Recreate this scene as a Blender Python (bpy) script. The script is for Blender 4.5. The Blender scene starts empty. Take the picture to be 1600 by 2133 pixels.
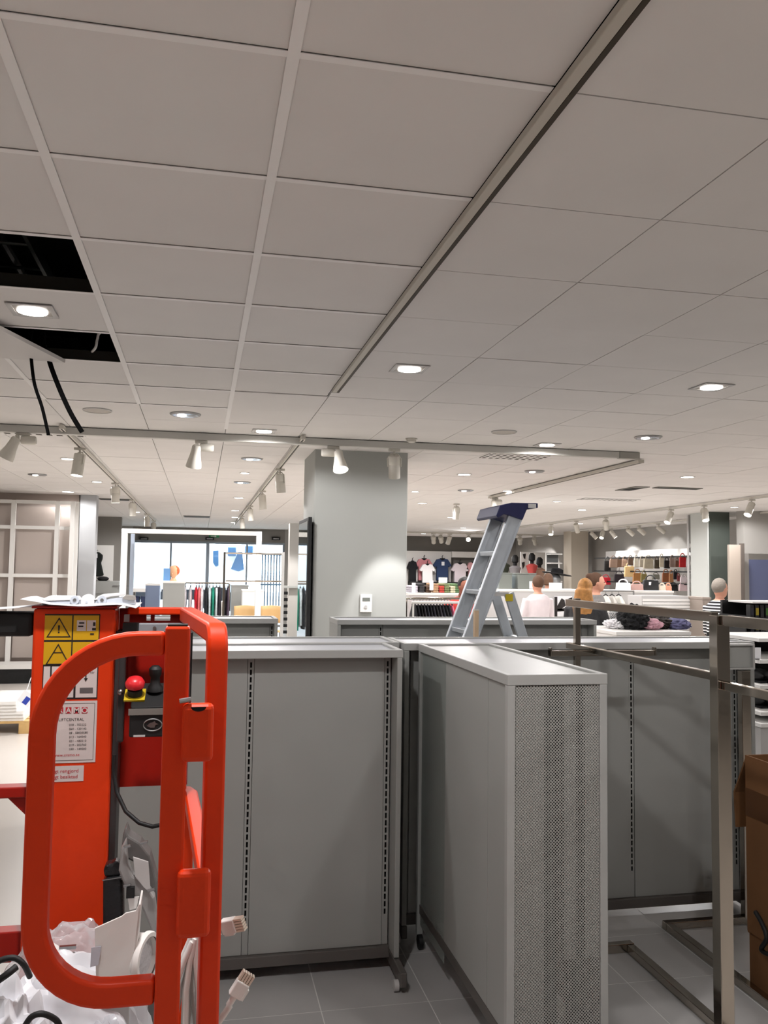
import bpy, bmesh, math, random
from mathutils import Vector, Matrix, Euler
random.seed(7)
SC = bpy.context.scene
COL = SC.collection
PI = math.pi

# ------------------------------------------------------------------ camera
EYE = 1.65                       # eye height
CEIL = 2.742                     # ceiling height
YAW, PITCH, ROLL, FPX = 0.208227, 0.066738, 0.013409, 1795.4
_cy, _sy, _cp, _sp = math.cos(YAW), math.sin(YAW), math.cos(PITCH), math.sin(PITCH)
FWD = Vector((_sy*_cp, _cy*_cp, _sp)); _r0 = Vector((_cy, -_sy, 0)); _u0 = _r0.cross(FWD)
RIGHT = _r0*math.cos(ROLL) + _u0*math.sin(ROLL)
UP = -_r0*math.sin(ROLL) + _u0*math.cos(ROLL)
CAMPOS = Vector((0, 0, EYE))
cam = bpy.data.cameras.new('camera'); cam.sensor_fit = 'VERTICAL'; cam.sensor_height = 36
cam.lens = FPX/2133*36; cam.clip_start = 0.05; cam.clip_end = 300
camo = bpy.data.objects.new('camera', cam); COL.objects.link(camo)
m = Matrix((RIGHT, UP, -FWD)).transposed().to_4x4(); m.translation = CAMPOS
camo.matrix_world = m
SC.camera = camo

# ------------------------------------------------------------------ world, exposure
w = bpy.data.worlds.new('sky'); SC.world = w; w.use_nodes = True
w.node_tree.nodes['Background'].inputs[0].default_value = (0.82, 0.92, 1.0, 1)
w.node_tree.nodes['Background'].inputs[1].default_value = 11.0
SC.view_settings.view_transform = 'Standard'; SC.view_settings.look = 'None'
SC.view_settings.exposure = 0.2; SC.view_settings.gamma = 1.0
SC.view_settings.use_curve_mapping = False
try:
    SC.cycles.max_bounces = 6; SC.cycles.diffuse_bounces = 3; SC.cycles.glossy_bounces = 3
    SC.cycles.transparent_max_bounces = 12; SC.cycles.use_denoising = True
    SC.cycles.caustics_reflective = False; SC.cycles.caustics_refractive = False
    SC.cycles.sample_clamp_indirect = 4.0
    SC.cycles.use_adaptive_sampling = True; SC.cycles.adaptive_threshold = .05; SC.cycles.adaptive_min_samples = 12
except Exception:
    pass
DOWN_W = 120.0
SPOT_W = 200.0       # one track spot, watts
WARM = (1.0, 0.89, 0.78)
NEUT = (1.0, 0.972, 0.97)

# ------------------------------------------------------------------ helpers
def ray(x, y): return FWD + RIGHT*((x-800)/FPX) - UP*((y-1066.5)/FPX)
def at(x, y, Y):
    d = ray(x, y); return CAMPOS + d*(Y/d.y)
def atz(x, y, z):
    d = ray(x, y); return CAMPOS + d*((z-EYE)/d.z)
def atx(x, y, X):
    d = ray(x, y); return CAMPOS + d*(X/d.x)
def proj(p):
    q = Vector(p)-CAMPOS; d = q.dot(FWD)
    if d <= 0.05: return None
    return (800+FPX*q.dot(RIGHT)/d, 1066.5-FPX*q.dot(UP)/d, d)

def lin(c):
    return tuple((v/255/12.92 if v/255 <= .04045 else ((v/255+.055)/1.055)**2.4) for v in c)
MATS = {}
def mat(name, rgb, rough=.5, metal=0., var=.0, scale=8., bump=0., emit=0., ecol=None, coat=0., trans=0., alpha=1., spec=None):
    if name in MATS: return MATS[name]
    m = bpy.data.materials.new(name); m.use_nodes = True
    nt = m.node_tree; b = nt.nodes['Principled BSDF']; c = (*lin(rgb), 1)
    b.inputs['Base Color'].default_value = c
    b.inputs['Roughness'].default_value = rough; b.inputs['Metallic'].default_value = metal
    if spec is not None: b.inputs['Specular IOR Level'].default_value = spec
    if coat: b.inputs['Coat Weight'].default_value = coat; b.inputs['Coat Roughness'].default_value = .1
    if trans: b.inputs['Transmission Weight'].default_value = trans
    if alpha < 1: b.inputs['Alpha'].default_value = alpha
    if emit:
        b.inputs['Emission Color'].default_value = (*(ecol or lin(rgb)), 1); b.inputs['Emission Strength'].default_value = emit
    if var or bump:
        tc = nt.nodes.new('ShaderNodeTexCoord'); n = nt.nodes.new('ShaderNodeTexNoise')
        n.inputs['Scale'].default_value = scale; n.inputs['Detail'].default_value = 4
        nt.links.new(tc.outputs['Object'], n.inputs['Vector'])
        if var:
            mp = nt.nodes.new('ShaderNodeMapRange'); mp.inputs[1].default_value = .3; mp.inputs[2].default_value = .7
            mp.inputs[3].default_value = 1-var; mp.inputs[4].default_value = 1+var
            hs = nt.nodes.new('ShaderNodeHueSaturation'); hs.inputs['Color'].default_value = c
            nt.links.new(n.outputs['Fac'], mp.inputs[0]); nt.links.new(mp.outputs[0], hs.inputs['Value'])
            nt.links.new(hs.outputs['Color'], b.inputs['Base Color'])
        if bump:
            bp = nt.nodes.new('ShaderNodeBump'); bp.inputs['Strength'].default_value = bump; bp.inputs['Distance'].default_value = .01
            nt.links.new(n.outputs['Fac'], bp.inputs['Height']); nt.links.new(bp.outputs['Normal'], b.inputs['Normal'])
    MATS[name] = m; return m

def perforated(name, rgb, pitch, rad, ax=(0, 2), rough=.5, stag=True):
    """sheet metal with real see-through round holes, in object coordinates"""
    if name in MATS: return MATS[name]
    m = bpy.data.materials.new(name); m.use_nodes = True; nt = m.node_tree; N = nt.nodes; L = nt.links
    b = N['Principled BSDF']; b.inputs['Base Color'].default_value = (*lin(rgb), 1); b.inputs['Roughness'].default_value = rough
    out = N['Material Output']; tc = N.new('ShaderNodeTexCoord'); sp = N.new('ShaderNodeSeparateXYZ'); L.new(tc.outputs['Object'], sp.inputs[0])
    def mth(op, a, bb=None):
        n = N.new('ShaderNodeMath'); n.operation = op
        for i, q in enumerate((a, bb)):
            if q is None: continue
            if isinstance(q, (int, float)): n.inputs[i].default_value = q
            else: L.new(q, n.inputs[i])
        return n.outputs[0]
    def lattice(off):
        ds = []
        for k, a in enumerate(ax):
            p = pitch*(1.0 if k == 0 else (1.0 if stag else 1.0))
            t = mth('FRACT', mth('ADD', mth('DIVIDE', sp.outputs[a], p), 100+off)); t = mth('SUBTRACT', t, .5); ds.append(mth('MULTIPLY', t, t))
        return mth('ADD', ds[0], ds[1])
    d = lattice(0.)
    if stag: d = mth('MINIMUM', d, lattice(.5))
    hole = mth('LESS_THAN', d, (rad/pitch)**2)
    tr = N.new('ShaderNodeBsdfTransparent'); mx = N.new('ShaderNodeMixShader')
    L.new(hole, mx.inputs[0]); L.new(b.outputs[0], mx.inputs[1]); L.new(tr.outputs[0], mx.inputs[2]); L.new(mx.outputs[0], out.inputs['Surface'])
    MATS[name] = m; return m

ORG = {}
def org(o): return ORG.get(o.name, Vector((0, 0, 0))) if o else Vector((0, 0, 0))
def tag(o, label=None, cat=None, group=None, kind=None):
    if label: o['label'] = label
    if cat: o['category'] = cat
    if group: o['group'] = group
    if kind: o['kind'] = kind
    return o
def thing(name, label, cat, loc=(0, 0, 0), group=None, rz=0):
    o = bpy.data.objects.new(name, None); COL.objects.link(o); o.empty_display_size = .1
    o.location = loc; o.rotation_euler[2] = rz
    ORG[o.name] = Vector(loc); return tag(o, label, cat, group)

class MB:
    def __init__(s): s.v = []; s.f = []
    def add(s, v, f):
        n = len(s.v); s.v += [tuple(p) for p in v]; s.f += [tuple(i+n for i in q) for q in f]; return s
    def box(s, a, b):
        x0, x1 = sorted((a[0], b[0])); y0, y1 = sorted((a[1], b[1])); z0, z1 = sorted((a[2], b[2]))
        return s.add([(x0,y0,z0),(x1,y0,z0),(x1,y1,z0),(x0,y1,z0),(x0,y0,z1),(x1,y0,z1),(x1,y1,z1),(x0,y1,z1)],
                     [(0,3,2,1),(4,5,6,7),(0,1,5,4),(1,2,6,5),(2,3,7,6),(3,0,4,7)])
    def obox(s, c, ax, ay, az):
        c, ax, ay, az = map(Vector, (c, ax, ay, az))
        v = [c+ax*i+ay*j+az*k for k in (-1, 1) for j, i in ((-1,-1),(-1,1),(1,1),(1,-1))]
        return s.add(v, [(0,3,2,1),(4,5,6,7),(0,1,5,4),(1,2,6,5),(2,3,7,6),(3,0,4,7)])
    def bar(s, p, q, w, h, up=(0, 0, 1)):
        p, q = Vector(p), Vector(q); d = (q-p); ax = d.normalized(); up = Vector(up)
        sd = ax.cross(up)
        if sd.length < 1e-4: sd = ax.cross(Vector((1, 0, 0)))
        sd.normalize(); u = sd.cross(ax)
        return s.obox((p+q)/2, d/2, sd*w/2, u*h/2)
    def ring(s, c, ax, r, n, ph=0):
        ax = Vector(ax).normalized(); t = Vector((0, 0, 1)) if abs(ax.z) < .9 else Vector((1, 0, 0))
        a = ax.cross(t).normalized(); b = ax.cross(a)
        return [Vector(c)+a*math.cos(2*PI*i/n+ph)*r+b*math.sin(2*PI*i/n+ph)*r for i in range(n)]
    def lathe(s, prof, o, ax, n=16, cap0=True, cap1=True):
        o = Vector(o); ax = Vector(ax).normalized(); v = []; f = []
        for r, h in prof: v += s.ring(o+ax*h, ax, max(r, 1e-4), n)
        for k in range(len(prof)-1):
            for i in range(n):
                j = (i+1) % n; f.append((k*n+i, (k+1)*n+i, (k+1)*n+j, k*n+j))
        if cap0: f.append(tuple(range(n)))
        if cap1: f.append(tuple((len(prof)-1)*n+i for i in reversed(range(n))))
        return s.add(v, f)
    def cyl(s, p, q, r, r1=None, n=14):
        p, q = Vector(p), Vector(q); return s.lathe([(r, 0), (r if r1 is None else r1, (q-p).length)], p, q-p, n)
    def tube(s, path, r, n=8, closed=False):
        P = [Vector(p) for p in path]; v = []; f = []; m = len(P); prev = None
        for i, p in enumerate(P):
            if closed: d = P[(i+1) % m]-P[i-1]
            else: d = P[min(i+1, m-1)]-P[max(i-1, 0)]
            d.normalize()
            if prev is None:
                t = Vector((0, 0, 1)) if abs(d.z) < .9 else Vector((1, 0, 0)); a = d.cross(t).normalized()
            else: a = (prev-d*prev.dot(d)).normalized()
            prev = a; b = d.cross(a); rr = r[i] if isinstance(r, (list, tuple)) else r
            v += [p+a*math.cos(2*PI*k/n)*rr+b*math.sin(2*PI*k/n)*rr for k in range(n)]
        for i in range(m if closed else m-1):
            for k in range(n):
                j = (k+1) % n; i2 = (i+1) % m; f.append((i*n+k, i*n+j, i2*n+j, i2*n+k))
        if not closed: f += [tuple(reversed(range(n))), tuple((m-1)*n+k for k in range(n))]
        return s.add(v, f)
    def rsweep(s, path, w, h, axis, closed=False):
        """rectangular tube: h along the fixed axis, w across it in the plane of the path (mitred)"""
        P = [Vector(p) for p in path]; ax = Vector(axis).normalized(); m = len(P); v = []; f = []
        for i, p in enumerate(P):
            d0 = (P[i]-P[i-1]).normalized() if (i > 0 or closed) else (P[1]-P[0]).normalized()
            d1 = (P[(i+1) % m]-P[i]).normalized() if (i < m-1 or closed) else d0
            n0 = ax.cross(d0).normalized(); n1 = ax.cross(d1).normalized(); nn = (n0+n1).normalized(); k = 1/max(.3, nn.dot(n0))
            v += [p+nn*k*w/2*a+ax*h/2*b for a, b in ((-1,-1),(1,-1),(1,1),(-1,1))]
        for i in range(m if closed else m-1):
            for k in range(4):
                j = (k+1) % 4; i2 = (i+1) % m; f.append((i*4+k, i*4+j, i2*4+j, i2*4+k))
        if not closed: f += [(3, 2, 1, 0), tuple((m-1)*4+k for k in range(4))]
        return s.add(v, f)
    def prism(s, poly, o, ux, uy, dv):
        o, ux, uy, dv = map(Vector, (o, ux, uy, dv)); n = len(poly)
        a = [o+ux*p[0]+uy*p[1] for p in poly]; b = [p+dv for p in a]
        return s.add(a+b, [tuple(reversed(range(n))), tuple(range(n, 2*n))]+[(i, (i+1) % n, n+(i+1) % n, n+i) for i in range(n)])
    def surf(s, fn, nu, nv, thick=None):
        v = [fn(i/nu, j/nv) for j in range(nv+1) for i in range(nu+1)]
        f = [(j*(nu+1)+i, j*(nu+1)+i+1, (j+1)*(nu+1)+i+1, (j+1)*(nu+1)+i) for j in range(nv) for i in range(nu)]
        return s.add(v, f)
    def ball(s, c, r, n=14, m=8):
        rx, ry, rz = (r, r, r) if isinstance(r, (int, float)) else r
        v = []; f = []
        for j in range(m+1):
            t = PI*j/m
            for i in range(n):
                p = 2*PI*i/n; v.append((c[0]+rx*math.sin(t)*math.cos(p), c[1]+ry*math.sin(t)*math.sin(p), c[2]+rz*math.cos(t)))
        for j in range(m):
            for i in range(n):
                f.append((j*n+i, (j+1)*n+i, (j+1)*n+(i+1) % n, j*n+(i+1) % n))
        return s.add(v, f)
    def holed(s, o, ux, uy, dv, W, H, holes):
        """plate W x H with rectangular holes (u0,u1,v0,v1); one connected sheet with thickness dv"""
        o, ux, uy, dv = map(Vector, (o, ux, uy, dv))
        us = sorted({0., W, *[q for h in holes for q in h[:2]]}); vs = sorted({0., H, *[q for h in holes for q in h[2:]]})
        def solid(i, j):
            if i < 0 or j < 0 or i >= len(us)-1 or j >= len(vs)-1: return False
            a, b = (us[i]+us[i+1])/2, (vs[j]+vs[j+1])/2
            return not any(h[0] < a < h[1] and h[2] < b < h[3] for h in holes)
        idx = {}; v = []; f = []
        def P(i, j, k):
            if (i, j, k) not in idx:
                idx[(i, j, k)] = len(v); v.append(o+ux*us[i]+uy*vs[j]+(dv if k else dv*0))
            return idx[(i, j, k)]
        for i in range(len(us)-1):
            for j in range(len(vs)-1):
                if not solid(i, j): continue
                f.append((P(i,j,0), P(i,j+1,0), P(i+1,j+1,0), P(i+1,j,0))); f.append((P(i,j,1), P(i+1,j,1), P(i+1,j+1,1), P(i,j+1,1)))
                if not solid(i-1, j): f.append((P(i,j,0), P(i,j,1), P(i,j+1,1), P(i,j+1,0)))
                if not solid(i+1, j): f.append((P(i+1,j,0), P(i+1,j+1,0), P(i+1,j+1,1), P(i+1,j,1)))
                if not solid(i, j-1): f.append((P(i,j,0), P(i+1,j,0), P(i+1,j,1), P(i,j,1)))
                if not solid(i, j+1): f.append((P(i,j+1,0), P(i,j+1,1), P(i+1,j+1,1), P(i+1,j+1,0)))
        return s.add(v, f)
    def build(s, name, m, parent=None, bevel=0, smooth=False, local=False, seg=2, subsurf=0, solid=0, sharp=None):
        og = Vector((0, 0, 0)) if local else org(parent)
        me = bpy.data.meshes.new(name); me.from_pydata([tuple(Vector(p)-og) for p in s.v], [], s.f); me.update()
        bm = bmesh.new(); bm.from_mesh(me); bmesh.ops.recalc_face_normals(bm, faces=bm.faces); bm.to_mesh(me); bm.free()
        me.materials.append(m)
        if smooth:
            for p in me.polygons: p.use_smooth = True
            me.set_sharp_from_angle(angle=math.radians(sharp or 40))
        o = bpy.data.objects.new(name, me); COL.objects.link(o)
        if parent: o.parent = parent; ORG[o.name] = og
        if solid:
            md = o.modifiers.new('thick', 'SOLIDIFY'); md.thickness = solid; md.offset = 0
        if bevel:
            md = o.modifiers.new('bevel', 'BEVEL'); md.width = bevel; md.segments = seg; md.limit_method = 'ANGLE'; md.angle_limit = .6
        if subsurf:
            md = o.modifiers.new('sub', 'SUBSURF'); md.levels = subsurf; md.render_levels = subsurf
        return o

def bx(name, a, b, m, parent=None, bevel=0, local=False, **k): return MB().box(a, b).build(name, m, parent, bevel, local=local, **k)
def text(name, s, o, ux, uy, size, m, parent, ext=.0004, align='LEFT', bold=0.):
    c = bpy.data.curves.new('t', 'FONT'); c.body = s; c.size = 1; c.align_x = align; c.offset = bold; c.resolution_u = 3
    t = bpy.data.objects.new('t', c); COL.objects.link(t)
    dg = bpy.context.evaluated_depsgraph_get(); me0 = bpy.data.meshes.new_from_object(t.evaluated_get(dg))
    bpy.data.objects.remove(t); o, ux, uy = Vector(o), Vector(ux).normalized(), Vector(uy).normalized(); nz = ux.cross(uy)
    og = org(parent); me0.transform(Matrix.Identity(4))
    for v in me0.vertices: v.co = o+ux*v.co.x*size+uy*v.co.y*size+nz*ext-og
    me0.materials.clear(); me0.materials.append(m)
    ob = bpy.data.objects.new(name, me0); COL.objects.link(ob); ob.parent = parent; ORG[ob.name] = og; return ob
def copy_tree(o, parent=None):
    c = o.copy(); COL.objects.link(c); c.parent = parent
    for ch in list(o.children): copy_tree(ch, c)
    return c
def light(name, kind, loc, aim, watts, colr, parent=None, size=.06, cone=110, blend=.6):
    l = bpy.data.lights.new(name, kind); l.energy = watts; l.color = colr
    if kind == 'SPOT': l.spot_size = math.radians(cone); l.spot_blend = blend; l.shadow_soft_size = size
    o = bpy.data.objects.new(name, l); COL.objects.link(o); og = org(parent)
    o.location = Vector(loc)-og; o.rotation_euler = Vector(aim).to_track_quat('-Z', 'Y').to_euler(); o.parent = parent; return o
def arc(c, r, a0, a1, n, u, v):
    c, u, v = Vector(c), Vector(u), Vector(v)
    return [c+u*r*math.cos(a0+(a1-a0)*i/n)+v*r*math.sin(a0+(a1-a0)*i/n) for i in range(n+1)]

# ------------------------------------------------------------------ shared materials
M_tile = mat('ceiling_tile', (238, 235, 232), .9, var=.02, scale=2)
M_tbar = mat('ceiling_bar', (254, 252, 250), .6)
M_dark = mat('dark_void', (14, 14, 14), .9)
M_web = mat('bar_web', (40, 38, 34), .7)
M_wall = mat('wall_grey_paint', (172, 169, 164), .85, var=.03, scale=1.5)
M_wallD = mat('wall_dark_grey', (138, 134, 129), .85, var=.03, scale=1.5)
M_pil = mat('pillar_paint', (182, 184, 180), .8, var=.02, scale=1.5)
M_white = mat('white_paint', (235, 233, 229), .5)
M_cream = mat('cream_paint', (205, 200, 188), .5)
M_grey = mat('powder_grey', (158, 159, 155), .42, var=.015, scale=4)
M_greyL = mat('powder_light_grey', (196, 194, 192), .45)
M_slot = mat('slot_black', (10, 10, 10), .9)
M_steel = mat('steel', (150, 150, 150), .35, metal=1)
M_chrome = mat('chrome', (184, 176, 166), .09, metal=1)
M_alu = mat('aluminium', (186, 192, 198), .42, metal=.55, var=.06, scale=14)
M_black = mat('black_plastic', (12, 12, 13), .6)
M_blackcloth = mat('black_cloth', (24, 23, 26), .95, var=.2, scale=20)
M_orange = mat('orange_enamel', (222, 58, 14), .42, var=.04, scale=10, spec=.28)
M_red = mat('red_enamel', (166, 26, 12), .38, var=.05, scale=8, spec=.35)
M_beam = mat('track_grey', (214, 212, 206), .6)
M_lens = mat('lamp_lens', (255, 250, 240), .5, emit=9., ecol=(1, .95, .88))
MATS['lamp_lens'].cycles.emission_sampling = 'NONE'
M_lensW = mat('bulb_glow', (255, 250, 240), .5, emit=4., ecol=(1, .95, .88))
M_fit = mat('lamp_white', (222, 218, 208), .5)
M_sqf = mat('lamp_frame_grey', (150, 144, 138), .4, metal=.4)
M_glass = mat('clear_glass', (235, 245, 250), .02, trans=1.)
M_card = mat('cardboard', (112, 74, 40), .85, var=.08, scale=6)
M_paper = mat('white_paper', (240, 240, 242), .7)
# ================================================================== ROOM SHELL
def struct(o): o['kind'] = 'structure'; return o
X0, X1, Y0, Y1 = -6.436, 10.364, -5.5, 27.5
M_floorB = mat('floor_beige_tile', (202, 195, 187), .32, var=.03, scale=1.2)
M_floorG = mat('floor_grey_tile', (172, 170, 168), .34, var=.07, scale=3.5)
M_grout = mat('floor_grout', (222, 220, 216), .8)
floor = struct(bx('floor', (X0, Y0, -.2), (X1, Y1, -.0009), M_grout))
# beige hall floor, laid as large sheets around the grey tiled bay
GX0, GX1, GY0, GY1 = -.345, 4.22, 2.065, 5.8
for a, b in (((X0, Y0), (GX0, Y1)), ((GX0, GY1), (X1, Y1)), ((GX0, Y0), (X1, GY0)), ((GX1, GY0), (X1, GY1))):
    bx('floor_sheet', (a[0]+.001, a[1]+.001, -.0008), (b[0]-.001, b[1]-.001, 0), M_floorB, floor)
g = .415; tile0 = None
nx = int(round((GX1-GX0)/g)); ny = int(round((GY1-GY0)/g))
for i in range(nx):
    for j in range(ny):
        cx, cy_ = GX0+g*(i+.5), GY0+g*(j+.5)
        if tile0 is None:
            tile0 = MB().box((-g/2+.002, -g/2+.002, -.0003), (g/2-.002, g/2-.002, 0)).build('floor_tile', M_floorG, floor, local=True); o = tile0
        else:
            o = tile0.copy(); COL.objects.link(o)
        o.location = (cx, cy_, random.uniform(-.0004, 0)); o.parent = floor

roof = struct(bx('ceiling_slab', (X0-.2, Y0-.2, 3.45), (X1+.2, Y1+.2, 3.6), M_dark))
for n, a, b, mm in (('wall_left', (X0-.2, Y0, 0), (X0, Y1, 3.45), M_wall), ('wall_right', (X1, Y0, 0), (X1+.2, Y1, 3.45), M_wall),
                    ('wall_rear', (X0, Y0-.2, 0), (X1, Y0, 3.45), M_wall), ('wall_back', (4.6, Y1, 0), (X1, Y1+.2, 3.45), M_wallD)):
    struct(bx(n, a, b, mm))

# ---- suspended ceiling: 600 mm grid
ceiling = struct(bx('ceiling', (X0, Y0, 3.40), (X1, Y1, 3.44), M_dark))
CX0, CY0, T = -.4356, 1.771, .6
def gx(i): return CX0+T*i
def gy(j): return CY0+T*j
HOLES = {(-1, 2), (-1, 4)}
cand = []
for i in range(-10, 18):
    for j in range(-12, 43):
        if (i, j) in HOLES: continue
        if gy(j)+T > Y1 or gy(j) < Y0: continue
        c = Vector((gx(i)+T/2, gy(j)+T/2, CEIL)); q = proj(c); vis = q and -250 < q[0] < 1850 and -330 < q[1] < 1180
        cand.append((-(T/q[2])**2*(c.z-EYE)/q[2] if vis else 0, i, j, c))
cand.sort(key=lambda t: t[0])
proto = {}
far = MB()
def lefty(i, j): return (i < 1 and j < 7) or (i == 1 and j < 6)
for k, (s, i, j, c) in enumerate(cand):
    lf = lefty(i, j); e = .289 if lf else .2975; z = CEIL+.003 if lf else CEIL+random.uniform(-.0008, .0008)
    if k < 300 and s < 0:
        if lf not in proto:
            proto[lf] = MB().box((-e, -e, 0), (e, e, .018)).build('ceiling_tile', M_tile, ceiling, local=True); o = proto[lf]
        else: o = proto[lf].copy(); COL.objects.link(o); o.parent = ceiling
        o.location = (c.x, c.y, z)
    else: far.box((c.x-e, c.y-e, CEIL), (c.x+e, c.y+e, CEIL+.018))
tag(far.build('far_tiles', M_tile, ceiling), kind='stuff')
def runner(i, ya, yb):
    x = gx(i)
    b = MB().prism([(-.0135, 0), (.0135, 0), (.0135, .002), (.001, .002), (.001, .04), (-.001, .04), (-.001, .002), (-.0135, .002)], (x, ya, CEIL-.0017), (1, 0, 0), (0, 0, 1), (0, yb-ya, 0))
    b.build('ceiling_runner', M_tbar, ceiling)
for i in range(-4, 2): runner(i, Y0, gy(8)+.3 if i == 1 else gy(7))
tee0 = None
for i in range(-5, 2):
    for j in range(-3, 8):
        if i == 1 and j > 5: continue
        if tee0 is None:
            tee0 = MB().prism([(-.011, 0), (.011, 0), (.011, .002), (.001, .002), (.001, .036), (-.001, .036), (-.001, .002), (-.011, .002)], (-.2865, 0, 0), (0, 1, 0), (0, 0, 1), (.573, 0, 0)).build('cross_tee', M_tbar, ceiling, local=True); o = tee0
        else: o = tee0.copy(); COL.objects.link(o); o.parent = ceiling
        o.location = (gx(i)+.3, gy(j), CEIL-.0012)
# dark steel edge bars seen inside the two openings
for j in (3, 5):
    bx('opening_edge_bar', (gx(-1)+.01, gy(j)-.004, CEIL+.004), (gx(0)-.012, gy(j)+.006, CEIL+.055), M_web, ceiling)

# ---- things above / hanging from the open ceiling
tr = thing('cable_tray', 'dark ladder cable tray inside the nearer open ceiling hole', 'cable tray', (-.9, 3.2, 2.95))
Mtray = mat('tray_galvanised', (86, 92, 90), .5, metal=.6)
for x in (-.98, -.72):
    bx('side_rail', (x-.008, 2.2, 2.95), (x+.008, 5.6, 3.01), Mtray, tr)
for k in range(10): MB().cyl((-.97, 2.5+.3*k, 2.965), (-.73, 2.5+.3*k, 2.965), .008, n=8).build('rung', Mtray, tr)
MB().tube([(-.86, 2.3, 2.99), (-.87, 3., 2.995), (-.84, 3.6, 2.99), (-.85, 5.2, 2.99)], .018).build('cable_bundle', M_black, tr, smooth=True)

t = thing('ceiling_panel', 'loose ceiling tile tilted out of the farther open hole', 'ceiling tile', (-1.07, 4.43, 2.742))
o = MB().box((-.295, -.295, 0), (.295, .295, .018)).build('panel_board', M_tile, t, local=True); o.rotation_euler = (math.radians(-3), math.radians(6), math.radians(-24)); o.location = (-.02, -.02, -.02)
o2 = MB().box((-.295, .2951, .001), (.295, .2965, .017)).build('panel_edge', mat('tile_core', (150, 128, 84), .9), t, local=True); o2.rotation_euler = o.rotation_euler; o2.location = o.location

def cable(name, pts, r, m, label):
    P = [Vector(p) for p in pts]; out = []
    for i in range(len(P)-1):
        p0, p1, p2, p3 = P[max(i-1, 0)], P[i], P[i+1], P[min(i+2, len(P)-1)]
        for k in range(6):
            t_ = k/6; out.append(.5*((2*p1)+(p2-p0)*t_+(2*p0-5*p1+4*p2-p3)*t_**2+(3*p1-p0-3*p2+p3)*t_**3))
    out.append(P[-1])
    o = MB().tube(out, r, 10).build(name, m, None, smooth=True, sharp=80); return tag(o, label, 'cable')
Yc = 4.6
M_cab = mat('cable_rubber', (5, 5, 5), .9, spec=.1)
cable('hanging_cable', [(-.80, Yc, 3.2), at(64, 700, Yc), at(65, 745, Yc), at(72, 800, Yc), at(88, 850, Yc), at(101, 906, Yc)], .0085, M_cab, 'thin black cable hanging loose from the open ceiling, left of the thicker one')
cable('hanging_cable', [(-.70, Yc, 3.2), at(92, 690, Yc), at(101, 745, Yc), at(120, 800, Yc), at(146, 858, Yc), at(171, 900, Yc)], .0125, M_cab, 'thick black cable hanging from the open ceiling with a cut end')
cable('white_cable', [(-.40, 4.55, 2.93), at(212, 690, 4.6), at(203, 706, 4.62), at(199, 724, 4.65), (-.62, 4.85, 2.80)], .007, M_white, 'white cable curving inside the dark farther ceiling hole')

# ---- ceiling rails and tracks
rail = thing('lighting_rail', 'cream surface rail running along the ceiling overhead to the tiled bay', 'rail', (.772, 2.8, CEIL))
bx('rail_body', (.752, .2, CEIL-.024), (.780, 5.13, CEIL-.001), M_cream, rail, bevel=.003)
bx('rail_slot', (.7802, .2, CEIL-.024), (.794, 5.12, CEIL-.001), mat('rail_slot_dark', (62, 52, 38), .6), rail)
bx('rail_end_cap', (.752, 5.131, CEIL-.024), (.794, 5.137, CEIL-.001), M_greyL, rail)
cross = thing('ceiling_beam', 'long grey track beam crossing the ceiling in front of the pillar', 'track', (1.1, 7.13, CEIL))
bx('beam_body', (-5., 7.10, CEIL-.062), (3.66, 7.16, CEIL-.005), M_beam, cross, bevel=.003)
bx('beam_end', (3.662, 7.098, CEIL-.064), (3.86, 7.162, CEIL-.003), mat('beam_end_grey', (176, 174, 166), .6), cross, bevel=.003)
for x in (-3.2, -.9, 1.4, 3.2): MB().cyl((x, 7.13, CEIL-.006), (x, 7.13, CEIL-.0005), .02, n=10).build('mount', M_beam, cross)
def track(x, ya, yb, label, w=.035, h=.032, m=M_fit):
    tk = thing('lighting_track', label, 'track', (x, (ya+yb)/2, CEIL))
    bx('track_body', (x-w/2, ya, CEIL-h-.012), (x+w/2, yb, CEIL-.012), m, tk)
    bx('track_slot', (x-w*.2, ya+.01, CEIL-h-.0128), (x+w*.2, yb-.01, CEIL-h-.0121), mat('track_slot_dark', (70, 66, 60), .7), tk)
    for k in range(4):
        y = ya+(yb-ya)*(k+.3)/4; bx('hanger', (x-.012, y-.02, CEIL-.0119), (x+.012, y+.02, CEIL-.0004), m, tk)
    return tk
track(.79, 6.95, 21.3, 'white lighting track running back left of the pillar')
track(-1.08, 6.95, 21.0, 'white lighting track running back from below the hanging cables')
track(4.09, 7.5, 11.9, 'cream lighting track beyond the end of the grey beam', .06, .03, M_cream)
track(7.5, 5.5, 23., 'long lighting track over the back of the sales floor')
track(9.45, 9., 21., 'lighting track along the handbag wall')

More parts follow.
